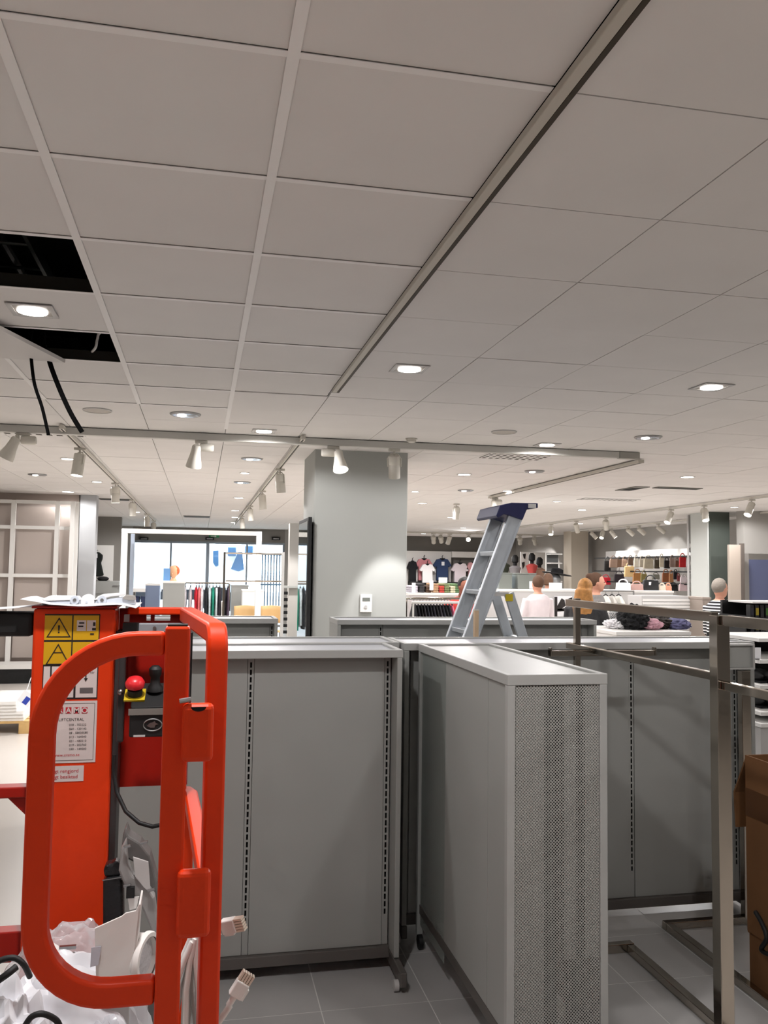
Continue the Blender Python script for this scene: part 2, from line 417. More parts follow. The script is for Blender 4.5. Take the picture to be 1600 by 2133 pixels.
# ---- downlights
def square_light(x, y, label, power=1., s=.094):
    t = thing('square_downlight', label, 'ceiling light', (x, y, CEIL), 'recessed ceiling lights')
    MB().holed((x-s, y-s, CEIL-.006), (1, 0, 0), (0, 1, 0), (0, 0, .0045), 2*s, 2*s, [(s*.22, s*1.78, s*.22, s*1.78)]).build('trim_frame', M_greyL, t)
    bx('inner_plate', (x-s*.78, y-s*.78, CEIL-.0045), (x+s*.78, y+s*.78, CEIL-.0015), M_sqf, t)
    MB().cyl((x, y, CEIL-.0105), (x, y, CEIL-.0046), s*.66, n=28).build('lamp_lens', M_lens, t)
    light('downlight_lamp', 'SPOT', (x, y, CEIL-.02), (0, 0, -1), DOWN_W*power, NEUT, t, .06, 172, .25); return t
def round_light(x, y, label, power=1., r=.085, on=True):
    t = thing('round_downlight', label, 'ceiling light', (x, y, CEIL), 'recessed ceiling lights')
    MB().lathe([(r, 0), (r*1.02, .002), (r*.85, .006), (r*.8, .003)], (x, y, CEIL-.0012), (0, 0, -1), 24, True, False).build('trim_ring', M_greyL, t, smooth=True)
    MB().cyl((x, y, CEIL-.0075), (x, y, CEIL-.0035), r*.8, n=24).build('lamp_lens', M_lens, t)
    if power: light('downlight_lamp', 'SPOT', (x, y, CEIL-.02), (0, 0, -1), DOWN_W*power, NEUT, t, .06, 172, .25)
    return t
M_reflect = mat('chrome_blue_reflection', (200, 212, 228), .15, metal=1)  # bluish reflection is put into the metal colour
def eyeball(x, y, label, r=.11):
    t = thing('eyeball_downlight', label, 'ceiling light', (x, y, CEIL), 'round chrome ceiling lights')
    MB().lathe([(r, 0), (r, .004), (r*.9, .012), (r*.8, .010)], (x, y, CEIL-.0012), (0, 0, -1), 28, True, False).build('chrome_ring', M_steel, t, smooth=True)
    MB().lathe([(r*.8, .011), (r*.6, .004), (r*.2, .002)], (x, y, CEIL-.0014), (0, 0, -1), 20, True, True).build('reflector', M_reflect, t, smooth=True)
    MB().lathe([(r*.3, .003), (r*.3, .016), (r*.2, .02)], (x-r*.22, y, CEIL-.0014), (0, 0, -1), 14).build('lamp_bulb', M_lensW, t, smooth=True)  # bulb is given a glow although these lamps are off
    MB().lathe([(r*.26, .003), (r*.26, .012)], (x+r*.38, y, CEIL-.0014), (0, 0, -1), 12).build('lamp_socket', M_steel, t, smooth=True)
    return t
square_light(-.736, 3.871, 'lit square downlight between the two open ceiling holes', .5)
square_light(1.079, 4.49, 'lit square downlight beside the end of the cream rail', .15)
square_light(2.889, 4.471, 'lit square downlight at the right edge, nearest on that side', .45)
square_light(.464, 6.871, 'small lit square downlight left of the pillar before the grey beam', .5)
square_light(2.885, 6.91, 'small lit square downlight just before the right part of the beam', .6)
round_light(2.896, 9.33, 'lit round downlight right of the pillar top')
round_light(2.89, 11.6, 'lit round downlight low beside the right edge of the pillar', r=.06)
round_light(3.51, 13.6, 'bright round downlight right of the pillar, second row down')
round_light(5.346, 8.76, 'lit round downlight right of the ladder top')
round_light(-1.954, 13.43, 'lit round downlight above the white wall frame', .45, r=.1)
round_light(.468, 10.0, 'lit round downlight seen between the two left tracks, nearest', r=.06)
round_light(.55, 13.6, 'lit round downlight over the shop entrance, second of the row')
for k, (px, py) in enumerate(((490, 1063), (489, 1077), (487, 1088))):
    p = atz(px, py, CEIL); round_light(p.x, p.y, ('round downlight over the entrance, third of the row', 'round downlight over the entrance, fourth of the row', 'farthest round downlight of the row over the entrance')[k], .6)
for px, py, lb in ((1160, 1044, 'lit round downlight directly right of the blue ladder cap'), (1530, 1056, 'small lit round downlight above the dark pillar'), (1057, 1022, 'small round downlight just above the ladder cap'),
                   (140, 955, 'lit round downlight left of the left track spot'), (202, 1003, 'round downlight above the left shelf pillar')):
    p = atz(px, py, CEIL); round_light(p.x, p.y, lb, .8, r=.07)
# downlights put in to light the hall, mostly behind and beside the frame
for x, y in ((-4.3, 9.), (-4.3, 5.), (-3.1, 7.), (-.136, 1.471), (1.664, 1.471), (-1.94, .87), (2.86, .27), (4.66, 1.47), (-.74, -1.53), (2.26, -2.13), (4.66, -1.53), (-3.1, -1.53), (7.1, 3.4), (6.5, 6.), (8.9, 7.5), (8.3, 11.), (6.5, 14.), (8.3, 18.), (6.5, 21.), (5., 17.), (6.5, 25.), (-1.3, 18.), (2.3, 17.)):
    t = round_light(x, y, '', .8 if (y == 1.471 and x < 0) else .42 if y == 1.471 else .22 if y < 3 else .32 if x < -2 else .9)
    t['label'] = 'round downlight put in to light the hall'
eyeball(-.137, 6.27, 'unlit round chrome downlight left of the middle runner')
eyeball(3.487, 6.28, 'round chrome downlight nearest on the right side')
eyeball(3.52, 8.78, 'round chrome downlight beyond the beam, above the ladder')
eyeball(3.492, 11.18, 'round chrome downlight right of the pillar, third in line')
eyeball(.472, 8.66, 'round chrome downlight just beyond the beam left of the pillar')
eyeball(.49, 11.1, 'round chrome downlight farther over the left aisle')
p = atz(78, 988, CEIL); eyeball(p.x, p.y, 'round chrome downlight above the white wall frame')
# ---- loudspeakers / detector
M_spk = mat('grille_grey', (196, 190, 182), .8)
for x, y, r, lb in ((-.74, 6.285, .1, 'flat grey ceiling loudspeaker near the hanging cables'), (2.297, 6.361, .1, 'flat grey ceiling loudspeaker right of the pillar')):
    t = thing('ceiling_speaker', lb, 'loudspeaker', (x, y, CEIL), 'ceiling loudspeakers')
    MB().lathe([(r, 0), (r, .005), (r*.92, .008)], (x, y, CEIL-.0012), (0, 0, -1), 28, True, False).build('bezel', M_greyL, t, smooth=True)
    MB().lathe([(r*.92, .006), (r*.5, .009), (.001, .01)], (x, y, CEIL-.0012), (0, 0, -1), 28).build('grille', M_spk, t, smooth=True)
t = thing('smoke_detector', 'small white smoke detector on the ceiling before the pillar', 'smoke detector', (1.69, 6.93, CEIL))
MB().lathe([(.05, 0), (.05, .008)], (1.69, 6.93, CEIL-.0012), (0, 0, -1), 20).build('detector_base', M_fit, t)
MB().lathe([(.04, .0085), (.038, .026), (.02, .032)], (1.69, 6.93, CEIL-.0012), (0, 0, -1), 20).build('detector_cap', M_fit, t, smooth=True)
# ---- vents
def grille(x0, x1, y0, y1, nu, nv, label, name='air_vent'):
    t = thing(name, label, 'air vent', ((x0+x1)/2, (y0+y1)/2, CEIL), 'ceiling vents')
    W, H = x1-x0, y1-y0; holes = []
    for i in range(nu):
        for j in range(nv): holes.append((W*(i+.2)/nu, W*(i+.8)/nu, H*(j+.2)/nv, H*(j+.8)/nv))
    MB().holed((x0, y0, CEIL-.008), (1, 0, 0), (0, 1, 0), (0, 0, .003), W, H, holes).build('vent_face', M_tile, t)
    bx('vent_throat', (x0+.003, y0+.003, CEIL-.0048), (x1-.003, y1-.003, CEIL-.0012), mat('vent_dark', (52, 44, 30), .8), t); return t
grille(2.6, 3.2, 7.48, 7.9, 9, 4, 'square perforated ceiling vent just beyond the beam, right of the pillar')
grille(-1.72, -.98, 7.42, 7.62, 9, 2, 'slotted vent strip beyond the beam under the hanging cables')
grille(5.5, 6.4, 11.75, 12.05, 12, 1, 'narrow slotted vent far right of the ladder cap')
def linvent(c, w, d, label, n=2):
    t = thing('linear_vent', label, 'air vent', (c[0], c[1], CEIL), 'ceiling vents')
    bx('vent_body', (c[0]-w/2, c[1]-d/2, CEIL-.01), (c[0]+w/2, c[1]+d/2, CEIL-.0012), mat('vent_grey', (120, 118, 112), .6), t)
    for k in range(n): bx('vent_slot', (c[0]-w/2+.02, c[1]+d*((k+.5)/n-.5)-d*.3/n, CEIL-.0108), (c[0]+w/2-.02, c[1]+d*((k+.5)/n-.5)+d*.3/n, CEIL-.0101), M_slot, t)
linvent((-.11, 19.05), .56, .55, 'black slot vent over the shop entrance')
linvent((-1.40, 14.7), .5, .3, 'dark slot vent behind the left track')
linvent((5.93, 9.95), .62, .16, 'pale slot vent over the right sales floor', 1)
linvent((5.43, 10.2), .2, .55, 'dark slot vent beside the pale one on the right', 1)

# ================================================================== pillars and partitions
pl = thing('pillar', 'broad pale grey square pillar in the middle with a spot pool of light', 'pillar', (1.43, 8.2, 0))
bx('pillar_shaft', (.995, 7.8, 0), (1.872, 8.62, CEIL+.3), M_pil, pl, bevel=.012)
bx('pillar_plinth', (.985, 7.79, 0), (1.882, 8.63, .1), M_greyL, pl)
t = thing('wall_thermostat', 'small white thermostat box on the front of the broad pillar', 'thermostat', at(761, 1256, 7.8))
p0, p1 = at(749, 1275, 7.8), at(774, 1238, 7.8)
bx('thermostat_case', (p0.x, 7.768, p0.z), (p1.x, 7.7995, p1.z), M_white, t, bevel=.004)
bx('thermostat_display', (p0.x+.02, 7.765, p1.z-.06), (p1.x-.02, 7.7675, p1.z-.03), mat('display_grey', (120, 124, 118), .3), t)
MB().cyl((p0.x+.05, 7.76, p0.z+.05), (p0.x+.05, 7.7675, p0.z+.05), .014, n=12).build('thermostat_knob', M_greyL, t)
def pillar(px0, px1, Y, depth, label, m, side=None):
    a, b = at(px0, 1150, Y), at(px1, 1150, Y)
    t = thing('pillar', label, 'pillar', ((a.x+b.x)/2, Y, 0))
    bx('pillar_shaft', (a.x, Y, 0), (b.x, Y+depth, CEIL+.3), m, t, bevel=.01)
    bx('pillar_plinth', (a.x-.01, Y-.01, 0), (b.x+.01, Y+depth+.01, .1), M_greyL, t); return a.x, b.x
pillar(1479, 1521, 13.6, .55, 'dark grey square pillar at the right before the handbag wall', mat('pillar_dark', (80, 87, 81), .8))
pillar(1190, 1226, 21.4, .5, 'cream lit pillar at the far right corner', mat('pillar_cream', (214, 204, 188), .8))
a = at(1440, 1150, 14.9); b = at(1479, 1150, 14.2)
t = thing('pillar_side', 'pale board added over the left face of the dark pillar', 'partition', (a.x, 14.4, 0))
xq = at(1479, 1150, 13.6).x; bx('pale_side_board', (xq-.03, 13.62, .101), (xq-.002, 14.16, CEIL+.2), mat('pillar_side_pale', (206, 209, 205), .8), t, bevel=.004)  # added pale board makes the pillar's left face lighter
c0 = at(1432, 1150, 14.25); c1 = at(1441, 1150, 14.25)
MB().holed((c0.x, 14.22, .0), (1, 0, 0), (0, 0, 1), (0, .04, 0), c1.x-c0.x, CEIL-.02, [(.02, c1.x-c0.x-.02, .2+.16*k, .28+.16*k) for k in range(13)]).build('slotted_upright', M_greyL, t)

# left partition wall with the return pillar
struct(bx('wall_partition_left', (X0, 14.0, 0), (at(163, 1100, 14).x, 14.2, CEIL+.2), mat('wall_mauve_grey', (176, 164, 156), .8)))
pillar(163, 198, 13.95, .25, 'grey pillar ending the left wall beside the white frame', mat('pillar_left', (176, 178, 180), .8))
# ---- storefront
YS = 24.5
xa, xb = at(274, 1200, YS).x, at(592, 1200, YS).x
ztop = at(430, 1128, YS).z
struct(bx('wall_storefront_left', (X0, YS, 0), (xa, YS+.25, 3.45), M_wall))
struct(bx('wall_storefront_right', (xb, YS, 0), (4.6, YS+.25, 3.45), M_wall))
struct(bx('wall_jog', (4.4, YS+.25, 0), (4.6, Y1+.2, 3.45), M_wall))
struct(bx('wall_storefront_header', (xa, YS, ztop), (xb, YS+.25, 3.45), M_wallD))
M_pane = bpy.data.materials.new('window_pane'); M_pane.use_nodes = True
nt = M_pane.node_tree; nt.nodes.remove(nt.nodes['Principled BSDF'])
_t = nt.nodes.new('ShaderNodeBsdfTransparent'); _t.inputs[0].default_value = (.93, .97, 1, 1); _g = nt.nodes.new('ShaderNodeBsdfGlossy'); _g.inputs['Roughness'].default_value = .02
_x = nt.nodes.new('ShaderNodeMixShader'); _x.inputs[0].default_value = .06
nt.links.new(_t.outputs[0], _x.inputs[1]); nt.links.new(_g.outputs[0], _x.inputs[2]); nt.links.new(_x.outputs[0], nt.nodes['Material Output'].inputs['Surface'])
win = struct(MB().box((xa, YS+.05, 0), (xb, YS+.12, .06)).build('window_1', M_steel))
Mal = mat('window_frame_alu', (150, 160, 170), .4, metal=.3)
xs = [xa+.03]+[at(px, 1180, YS).x for px in (355, 432, 514)]+[xb-.03]
for k, x in enumerate(xs):
    wd = .09 if k in (2,) else .05
    bx('window_post', (x-wd/2, YS+.04, .061), (x+wd/2, YS+.13, ztop-.061), Mal, win)
for k in range(len(xs)-1):
    bx('window_pane', (xs[k]+.027 if k != 2 else xs[k]+.046, YS+.08, .062), (xs[k+1]-.027 if k+1 != 2 else xs[k+1]-.046, YS+.09, ztop-.062), M_pane, win)
bx('window_head', (xa, YS+.04, ztop-.06), (xb, YS+.13, ztop), Mal, win)
for px, lb in ((300, 'black motion sensor above the left shop window pane'), (437, 'black motion sensor above the sliding entrance door'), (575, 'black motion sensor above the right window pane')):
    p = at(px, 1122, YS-.05)
    t = thing('door_sensor', lb, 'sensor', (p.x, YS-.05, p.z))
    bx('sensor_case', (p.x-.12, YS-.1, p.z-.04), (p.x+.12, YS-.005, p.z+.04), M_black, t, bevel=.015)
    bx('sensor_window', (p.x-.08, YS-.104, p.z-.02), (p.x+.08, YS-.1005, p.z+.01), M_steel, t)
p = at(446, 1117, YS-.05)
t = thing('exit_sign', 'small green exit sign above the entrance door', 'sign', (p.x, YS-.02, p.z))
bx('sign_case', (p.x-.14, YS-.03, p.z-.035), (p.x+.14, YS-.003, p.z+.035), mat('exit_green', (40, 150, 90), .5), t)
MB().prism([(-.09, -.008), (.02, -.008), (.02, -.026), (.07, 0), (.02, .026), (.02, .008), (-.09, .008)], (p.x, YS-.0305, p.z), (1, 0, 0), (0, 0, 1), (0, -.002, 0)).build('sign_arrow', M_white, t)
# ---- outside: street, lorry, railing
struct(bx('pavement', (-40, YS+.26, -.25), (40, 60, -.02), mat('paving', (190, 190, 188), .8, var=.05)))
lor = thing('lorry', 'white lorry parked in the street outside the shop window', 'lorry', (2.3, 30, 0))
Mlw = mat('lorry_white', (238, 240, 242), .4); Mlg = mat('lorry_glass', (70, 105, 140), .1); Mtyre = mat('tyre', (30, 30, 34), .8)
YL = 29.5
q = lambda px, py: at(px, py, YL)
prof = [q(434, 1262), q(434, 1136), q(470, 1128), q(498, 1136), q(512, 1192), q(514, 1262)]
MB().prism([(v.x, v.z) for v in prof], (0, YL, 0), (1, 0, 0), (0, 0, 1), (0, 2.2, 0)).build('cab', Mlw, lor, bevel=.05)
for pts, nm in (([(444, 1148), (455, 1147), (455, 1178), (449, 1180), (444, 1172)], 'side_window'), ([(481, 1185), (496, 1150), (505, 1149), (508, 1186), (497, 1190)], 'windscreen')):
    MB().prism([(q(*a).x, q(*a).z) for a in pts], (0, YL-.02, 0), (1, 0, 0), (0, 0, 1), (0, .019, 0)).build(nm, Mlg, lor)
for px, py in ((483, 1149), (518, 1146)):
    c = q(px, py); bx('mirror', (c.x-.14, YL-.25, c.z-.16), (c.x+.14, YL-.05, c.z+.16), Mlg, lor, bevel=.04)
for px in (452, 503):
    c = q(px, 1262); MB().cyl((c.x, YL-.05, .5), (c.x, YL+.3, .5), .5, n=20).build('wheel', Mtyre, lor)
bx('cargo_box', (q(270, 1200).x-3, YL+.1, .9), (q(431, 1200).x, YL+2.3, q(430, 1121).z), Mlw, lor)
bx('chassis', (q(270, 1200).x-3, YL+.3, .55), (q(510, 1200).x, YL+2., .89), mat('chassis_dark', (60, 62, 70), .7), lor)
rl = thing('railing', 'blue grey street railing outside the right window pane', 'railing', (3., 27.5, 0))
Mra = mat('railing_paint', (92, 120, 142), .6)
xr0, xr1 = at(540, 1200, 27.5).x, at(600, 1200, 27.5).x
for k in range(11):
    x = xr0+(xr1-xr0)*k/10; bx('baluster', (x-.02, 27.48, 0), (x+.02, 27.52, 2.1), Mra, rl)
for z in (.25, 1.1, 2.05): bx('rail', (xr0-.03, 27.44, z), (xr1+.03, 27.4795, z+.06), Mra, rl)
# ================================================================== SHOP GONDOLAS (grey shelving units being moved)
M_perf = perforated('perforated_grey', (164, 163, 158), .0105, .0026)
M_perfX = perforated('perforated_grey_side', (156, 162, 157), .0105, .0026, ax=(1, 2))
M_rim = mat('powder_rim_grey', (170, 170, 167), .42)
M_top = mat('gondola_top_pale', (188, 190, 196), .4)
M_plinth = mat('plinth_dark_grey', (92, 87, 83), .5)
def caster(b, x, y, r=.022):
    b.cyl((x-.009, y, r), (x+.009, y, r), r, n=14); return b
def gondola(x0, x1, yf, yb, zt, slots, label, feet=True, ext=.13, perf_end=False):
    t = thing('shelf_unit', label, 'shelf unit', ((x0+x1)/2, (yf+yb)/2, 0), 'grey shop shelf units')
    W, D = x1-x0, yb-yf; yp = yf+.10; zb = .10
    MB().holed((x0, yf, zt-.032), (1, 0, 0), (0, 1, 0), (0, 0, .032), W, D, [(.022, W-.022, .022, D-.022)]).build('top_rim', M_rim, t, bevel=.002)
    bx('top_panel', (x0+.023, yf+.023, zt-.026), (x1-.023, yb-.023, zt-.008), M_top, t)
    for x in (x0+.002, x1-.024):
        bx('side_panel', (x, yf+.001, .085), (x+.022, yb-.001, zt-.0325), M_perfX if perf_end else M_grey, t, bevel=.003)
    edges = [x0+.025]+list(slots)+[x1-.025]; hw = .014
    for k in range(len(edges)-1):
        a = edges[k]+(hw if k else 0); b = edges[k+1]-(hw if k < len(edges)-2 else 0)
        if b-a < .02: continue
        bx('back_panel', (a, yp, zb), (b, yp+.014, zt-.033), M_grey, t, bevel=.0015)
    for s in slots:
        H = zt-.033-zb; n = int((H-.12)/.030)
        MB().holed((s-.0125, yp+.004, zb), (1, 0, 0), (0, 0, 1), (0, .0025, 0), .025, H, [(.0085, .0165, H-.02-.03*(k+1)+.004, H-.02-.03*k-.004) for k in range(n)]).build('slotted_upright', M_grey, t)
        bx('slot_shade_backing', (s-.0125, yp+.016, zb), (s+.0125, yp+.04, zt-.034), M_slot, t)  # black backing puts the interior's shade behind the slots
    bx('rear_panel', (x0+.026, yb-.06, zb), (x1-.026, yb-.046, zt-.033), M_grey, t)
    bx('plinth_rail', (x0+.026, yp-.02, .055), (x1-.026, yp+.02, .0985), M_plinth, t, bevel=.002)
    if feet:
        for x in (x0+.002, x1-.026):
            f = bx('foot', (x, yf-ext, .028), (x+.026, yb, .0835), M_plinth, t, bevel=.004)
            caster(MB(), x+.013-.022, yf-ext+.04).build('caster_wheel', M_greyL, t, smooth=True)
            caster(MB(), x+.013, yb-.05).build('caster_wheel', M_black, t, smooth=True)
    return t
ZT = 1.32
gondola(-.40, .829, 3.50, 3.855, ZT, [-.361+.04, .213, .787], 'grey shelf unit with slotted uprights right behind the orange lift')
gondola(-.36, .898, 3.865, 4.22, ZT, [-.32, .25, .86], 'grey shelf unit standing back to back behind the nearest one', ext=0)
gondola(.905, 2.675, 3.80, 4.165, ZT, [1.496-.571+.02, 1.496, 2.067, 2.63], 'long grey shelf unit across the aisle behind the chrome rack', ext=0)
gondola(-.9, .506, 5.70, 6.05, ZT, [-.1, .474], 'grey shelf unit farther back left of the pillar')
gondola(.879, 2.70, 5.58, 5.95, ZT, [.879+.31, 1.8, 2.62], 'grey shelf unit farther back behind the ladder')
# narrow unit pointing at the camera
t = thing('shelf_unit', 'narrow grey shelf unit standing end-on with a perforated end panel', 'shelf unit', (1.138, 3.2, 0), 'grey shop shelf units')
nx0, nx1, ny0, ny1 = .967, 1.312, 2.635, 3.79
W, D = nx1-nx0, ny1-ny0
MB().holed((nx0, ny0, ZT-.034), (1, 0, 0), (0, 1, 0), (0, 0, .034), W, D, [(.02, W-.02, .02, D-.02)]).build('top_rim', M_rim, t, bevel=.002)
bx('top_panel', (nx0+.021, ny0+.021, ZT-.026), (nx1-.021, ny1-.021, ZT-.008), M_grey, t)
zb = .19
for x in (nx0+.001, nx1-.027):
    bx('corner_post', (x, ny0+.001, .06), (x+.026, ny0+.027, ZT-.0345), M_rim, t, bevel=.002)
    bx('corner_post', (x, ny1-.027, .06), (x+.026, ny1-.001, ZT-.0345), M_grey, t, bevel=.002)
bx('end_panel', (nx0+.028, ny0+.006, .08), (nx1-.028, ny0+.0075, ZT-.036), M_perf, t)
ys = atx(1021, 1600, nx0+.02).y; yg = atx(932, 1500, nx0+.02).y
for a, b in ((ny0+.028, ys-.0015), (ys+.0015, yg-.002)):
    bx('side_board', (nx0+.012, a, zb), (nx0+.024, b, ZT-.035), M_grey, t, bevel=.001)
bx('perforated_side', (nx0+.014, yg+.002, .1), (nx0+.0155, ny1-.028, ZT-.035), M_perfX, t)
bx('side_board', (nx1-.024, ny0+.028, zb), (nx1-.012, ny1-.028, ZT-.035), M_grey, t)
for a, b in ((nx0+.028, nx0+.128), (nx0+.196, nx0+.236), (nx0+.268, nx1-.028)):
    bx('inner_board', (a, ny0+.0082, .42 if a > 1.1 else .1), (b, ny0+.018, ZT-.04), M_grey, t)
for a in (nx0+.13, nx0+.238): bx('shade_strip', (a, ny0+.05, .1), (a+.06 if a < nx0+.2 else a+.028, ny0+.09, ZT-.04), M_slot, t)  # black strips put the inside shadow behind the panel holes
bx('base_rail', (nx0+.010, ny0+.028, .15), (nx0+.03, ny1-.028, .188), M_plinth, t)
bx('base_rail', (nx1-.03, ny0+.028, .15), (nx1-.010, ny1-.028, .188), M_plinth, t)
for x in (nx0+.014, nx1-.014):
    for y in (ny0+.03, ny1-.03): caster(MB(), x, y, .03).build('caster_wheel', M_black, t, smooth=True)

# ================================================================== CHROME GARMENT RACKS
rk = thing('garment_rack', 'chrome rectangular garment rack frame with mirror polished posts', 'garment rack', (1.6, 2.4, 0))
xr = 1.582
bx('post', (xr-.022, 2.40, .041), (xr+.022, 2.444, 1.522), M_chrome, rk, bevel=.002)
bx('post', (xr+.025, 3.53, .041), (xr+.05, 3.555, 1.535), M_chrome, rk, bevel=.002)
bx('top_rail', (xr-.012, 2.446, 1.500), (xr+.014, 3.555, 1.531), M_chrome, rk, bevel=.002)
bx('top_rail', (xr-.012, .75, 1.492), (xr+.014, 2.399, 1.524), M_chrome, rk, bevel=.002)
bx('lower_rail', (xr-.010, 2.446, 1.318), (xr+.012, 3.553, 1.343), M_chrome, rk, bevel=.002)
bx('lower_rail', (xr-.010, .75, 1.296), (xr+.012, 2.399, 1.322), M_chrome, rk, bevel=.002)
p0, p1 = at(1148, 1367, 3.5), at(1362, 1354, 3.5)
cb = bx('cross_arm', (p0.x, 3.49, p0.z), (p1.x, 3.515, p1.z), M_chrome, rk, bevel=.002)
for x in (p0.x-.006, p1.x): bx('arm_stop', (x, 3.488, p0.z), (x+.006, 3.517, p1.z+.012), M_chrome, cb)
for x in (1.34, 1.86): bx('base_bar', (x, .8, .0), (x+.036, 3.56, .035), M_chrome, rk, bevel=.003)
for y in (3.562, 2.40): bx('base_cross', (1.34, y, .0), (1.896, y+.036, .038), M_chrome, rk, bevel=.003)
rk2 = thing('garment_rack', 'second chrome rack with a small grey sign box behind the cardboard boxes', 'garment rack', (2.57, 3.6, 0))
c = at(1552, 1450, 3.72)
bx('post', (c.x-.022, 3.71, .041), (c.x+.024, 3.745, at(1552, 1397, 3.72).z), M_chrome, rk2, bevel=.002)
bx('base_bar', (2.15, 3.0, 0), (2.186, 3.74, .035), M_chrome, rk2, bevel=.003)
bx('base_cross', (2.15, 3.742, 0), (2.98, 3.778, .035), M_chrome, rk2, bevel=.003)
a, b = at(1512, 1394, 3.72), at(1567, 1341, 3.72)
sb = MB().holed((a.x, 3.70, a.z), (1, 0, 0), (0, 0, 1), (0, .05, 0), b.x-a.x, b.z-a.z, [(.01, b.x-a.x-.01, .008, b.z-a.z-.008)]).build('sign_frame', M_rim, rk2)
bx('sign_panel', (a.x+.011, 3.715, a.z+.009), (b.x-.011, 3.735, b.z-.009), M_grey, rk2)

# ================================================================== CARDBOARD BOXES
def carton(name, x0, x1, y0, y1, z0, z1, label, flaps=True):
    t = thing(name, label, 'cardboard box', ((x0+x1)/2, (y0+y1)/2, z0)); th = .008
    bx('front_wall', (x0, y0, z0), (x1, y0+th, z1), M_card, t); bx('back_wall', (x0, y1-th, z0), (x1, y1, z1), M_card, t)
    bx('side_wall', (x0, y0+th, z0), (x0+th, y1-th, z1), M_card, t); bx('side_wall', (x1-th, y0+th, z0), (x1, y1-th, z1), M_card, t)
    bx('bottom', (x0+th, y0+th, z0), (x1-th, y1-th, z0+th), M_card, t); return t
cx0, cyb, cyf = 2.20, 3.20, 2.62           # left side, back and front of the boxes
zc = atx(1545, 1570, cx0).z
ct = carton('cardboard_box', cx0, cx0+.52, cyf, cyb, .215, zc, 'tall open brown cardboard box behind the chrome post at the right edge')
MB().prism([(0, 0), (.085, -.16), (.075, -.30), (.068, -.30), (.076, -.16), (-.005, -.002)], (cx0+.004, cyb+.003, zc-.01), (0, 1, 0), (0, 0, 1), (.51, 0, 0)).build('back_flap', M_card, ct)
bx('tape_band', (cx0-.0012, cyf, zc-.24), (cx0-.0003, cyb, zc-.13), mat('tape_brown', (84, 52, 26), .35), ct)
ct2 = carton('cardboard_box', cx0+.012, cx0+.56, cyf-.02, cyb+.005, 0, .205, 'low brown cardboard box under the tall open one')
bx('lid', (cx0+.008, cyf-.024, .2055), (cx0+.564, cyb+.009, .2145), M_card, ct2)
cable('black_lead', [atx(1574, 1900, 2.19), atx(1588, 1925, 2.175), atx(1597, 1955, 2.17), atx(1586, 1978, 2.175), atx(1604, 1990, 2.175)], .009, M_black, 'black lead drooping over the side of the cardboard boxes')
tw = thing('tube_bundle', 'green striped packing rolls sticking out of the open cardboard box', 'packing roll', (cx0+.2, 2.95, .23))
for k, cc in enumerate(((70, 84, 74), (120, 116, 104), (58, 66, 60))):
    MB().cyl((cx0+.10+.13*k, 2.98, .225), (cx0+.08+.14*k, 3.0, zc-.03+.012*k), .05, n=14).build('roll', mat('roll_%d' % k, cc, .6), tw, smooth=True)

# ================================================================== STEPLADDER
ld = thing('stepladder', 'aluminium stepladder with a dark blue top cap in the aisle', 'ladder', (1.6, 4.9, 0))
Y1a, Y1b = 4.75, 5.06
T0 = at(1074, 1072, Y1a); B0 = at(984, 1316, Y1a); dr = (B0-T0); foot = T0+dr*((T0.z-.01)/(T0.z-B0.z))
for Yl in (Y1a, Y1b):
    o = Vector((0, Yl-Y1a, 0)); s = MB().bar(T0+o, foot+o, .086, .03, (0, 1, 0)).build('stile', M_alu, ld, bevel=.004)
    n = (foot-T0).cross(Vector((0, 1, 0))).normalized()
    for sgn in (-1, 1):
        MB().bar(T0+o+n*.037*sgn+Vector((0, -.0165, 0)), foot+o+n*.037*sgn+Vector((0, -.0165, 0)), .010, .006, (0, 1, 0)).build('stile_flange', M_alu, s)
    MB().bar(foot+o+Vector((0, 0, .0)), foot+o+(T0-foot).normalized()*.06, .084, .034, (0, 1, 0)).build('rubber_foot', M_black, ld)
L = (foot-T0).length
for k in range(1, 8):
    p = T0+(foot-T0)*(k*.243/L*1.0)
    if p.z < .12: break
    MB().box((p.x-.036, Y1a+.016, p.z-.013), (p.x+.036, Y1b-.016, p.z+.013)).build('tread', M_alu, ld, bevel=.003)
R0 = at(1060, 1236, Y1a+.03); R1 = at(1084, 1312, Y1a+.03); rf = R0+(R1-R0)*((R0.z-.01)/(R0.z-R1.z))
for Yl in (0, Y1b-Y1a-.06):
    o = Vector((0, Yl, 0)); MB().bar(R0+o, rf+o, .058, .024, (0, 1, 0)).build('rear_leg', M_alu, ld, bevel=.003)
    sp = T0+(foot-T0)*((T0.z-R0.z+.01)/(T0.z-foot.z)); MB().bar(sp+o+Vector((0, .025, .005)), R0+o+Vector((0, .0, -.005)), .022, .008, (0, 1, 0)).build('spreader', M_greyL, ld)
for f_ in (.19, .62): 
    p = R0+(rf-R0)*f_; MB().box((p.x-.02, Y1a+.045, p.z-.03), (p.x+.02, Y1b-.045, p.z+.03)).build('rear_brace', M_alu, ld)
Mblue = mat('cap_blue', (22, 26, 74), .45)
poly = [at(a, b, Y1a-.03) for a, b in ((1034, 1074), (1042, 1053), (1066, 1047), (1121, 1048), (1121, 1058), (1098, 1061), (1089, 1083), (1066, 1075), (1050, 1071), (1038, 1079))]
MB().prism([(p.x, p.z) for p in poly], (0, Y1a-.03, 0), (1, 0, 0), (0, 0, 1), (0, Y1b-Y1a+.06, 0)).build('top_cap', Mblue, ld, bevel=.004)
a, b = at(1101, 1058, Y1a-.035), at(1117, 1050, Y1a-.035)
bx('cap_insert', (a.x, Y1a-.034, a.z), (b.x, Y1a-.0305, b.z), M_greyL, ld)
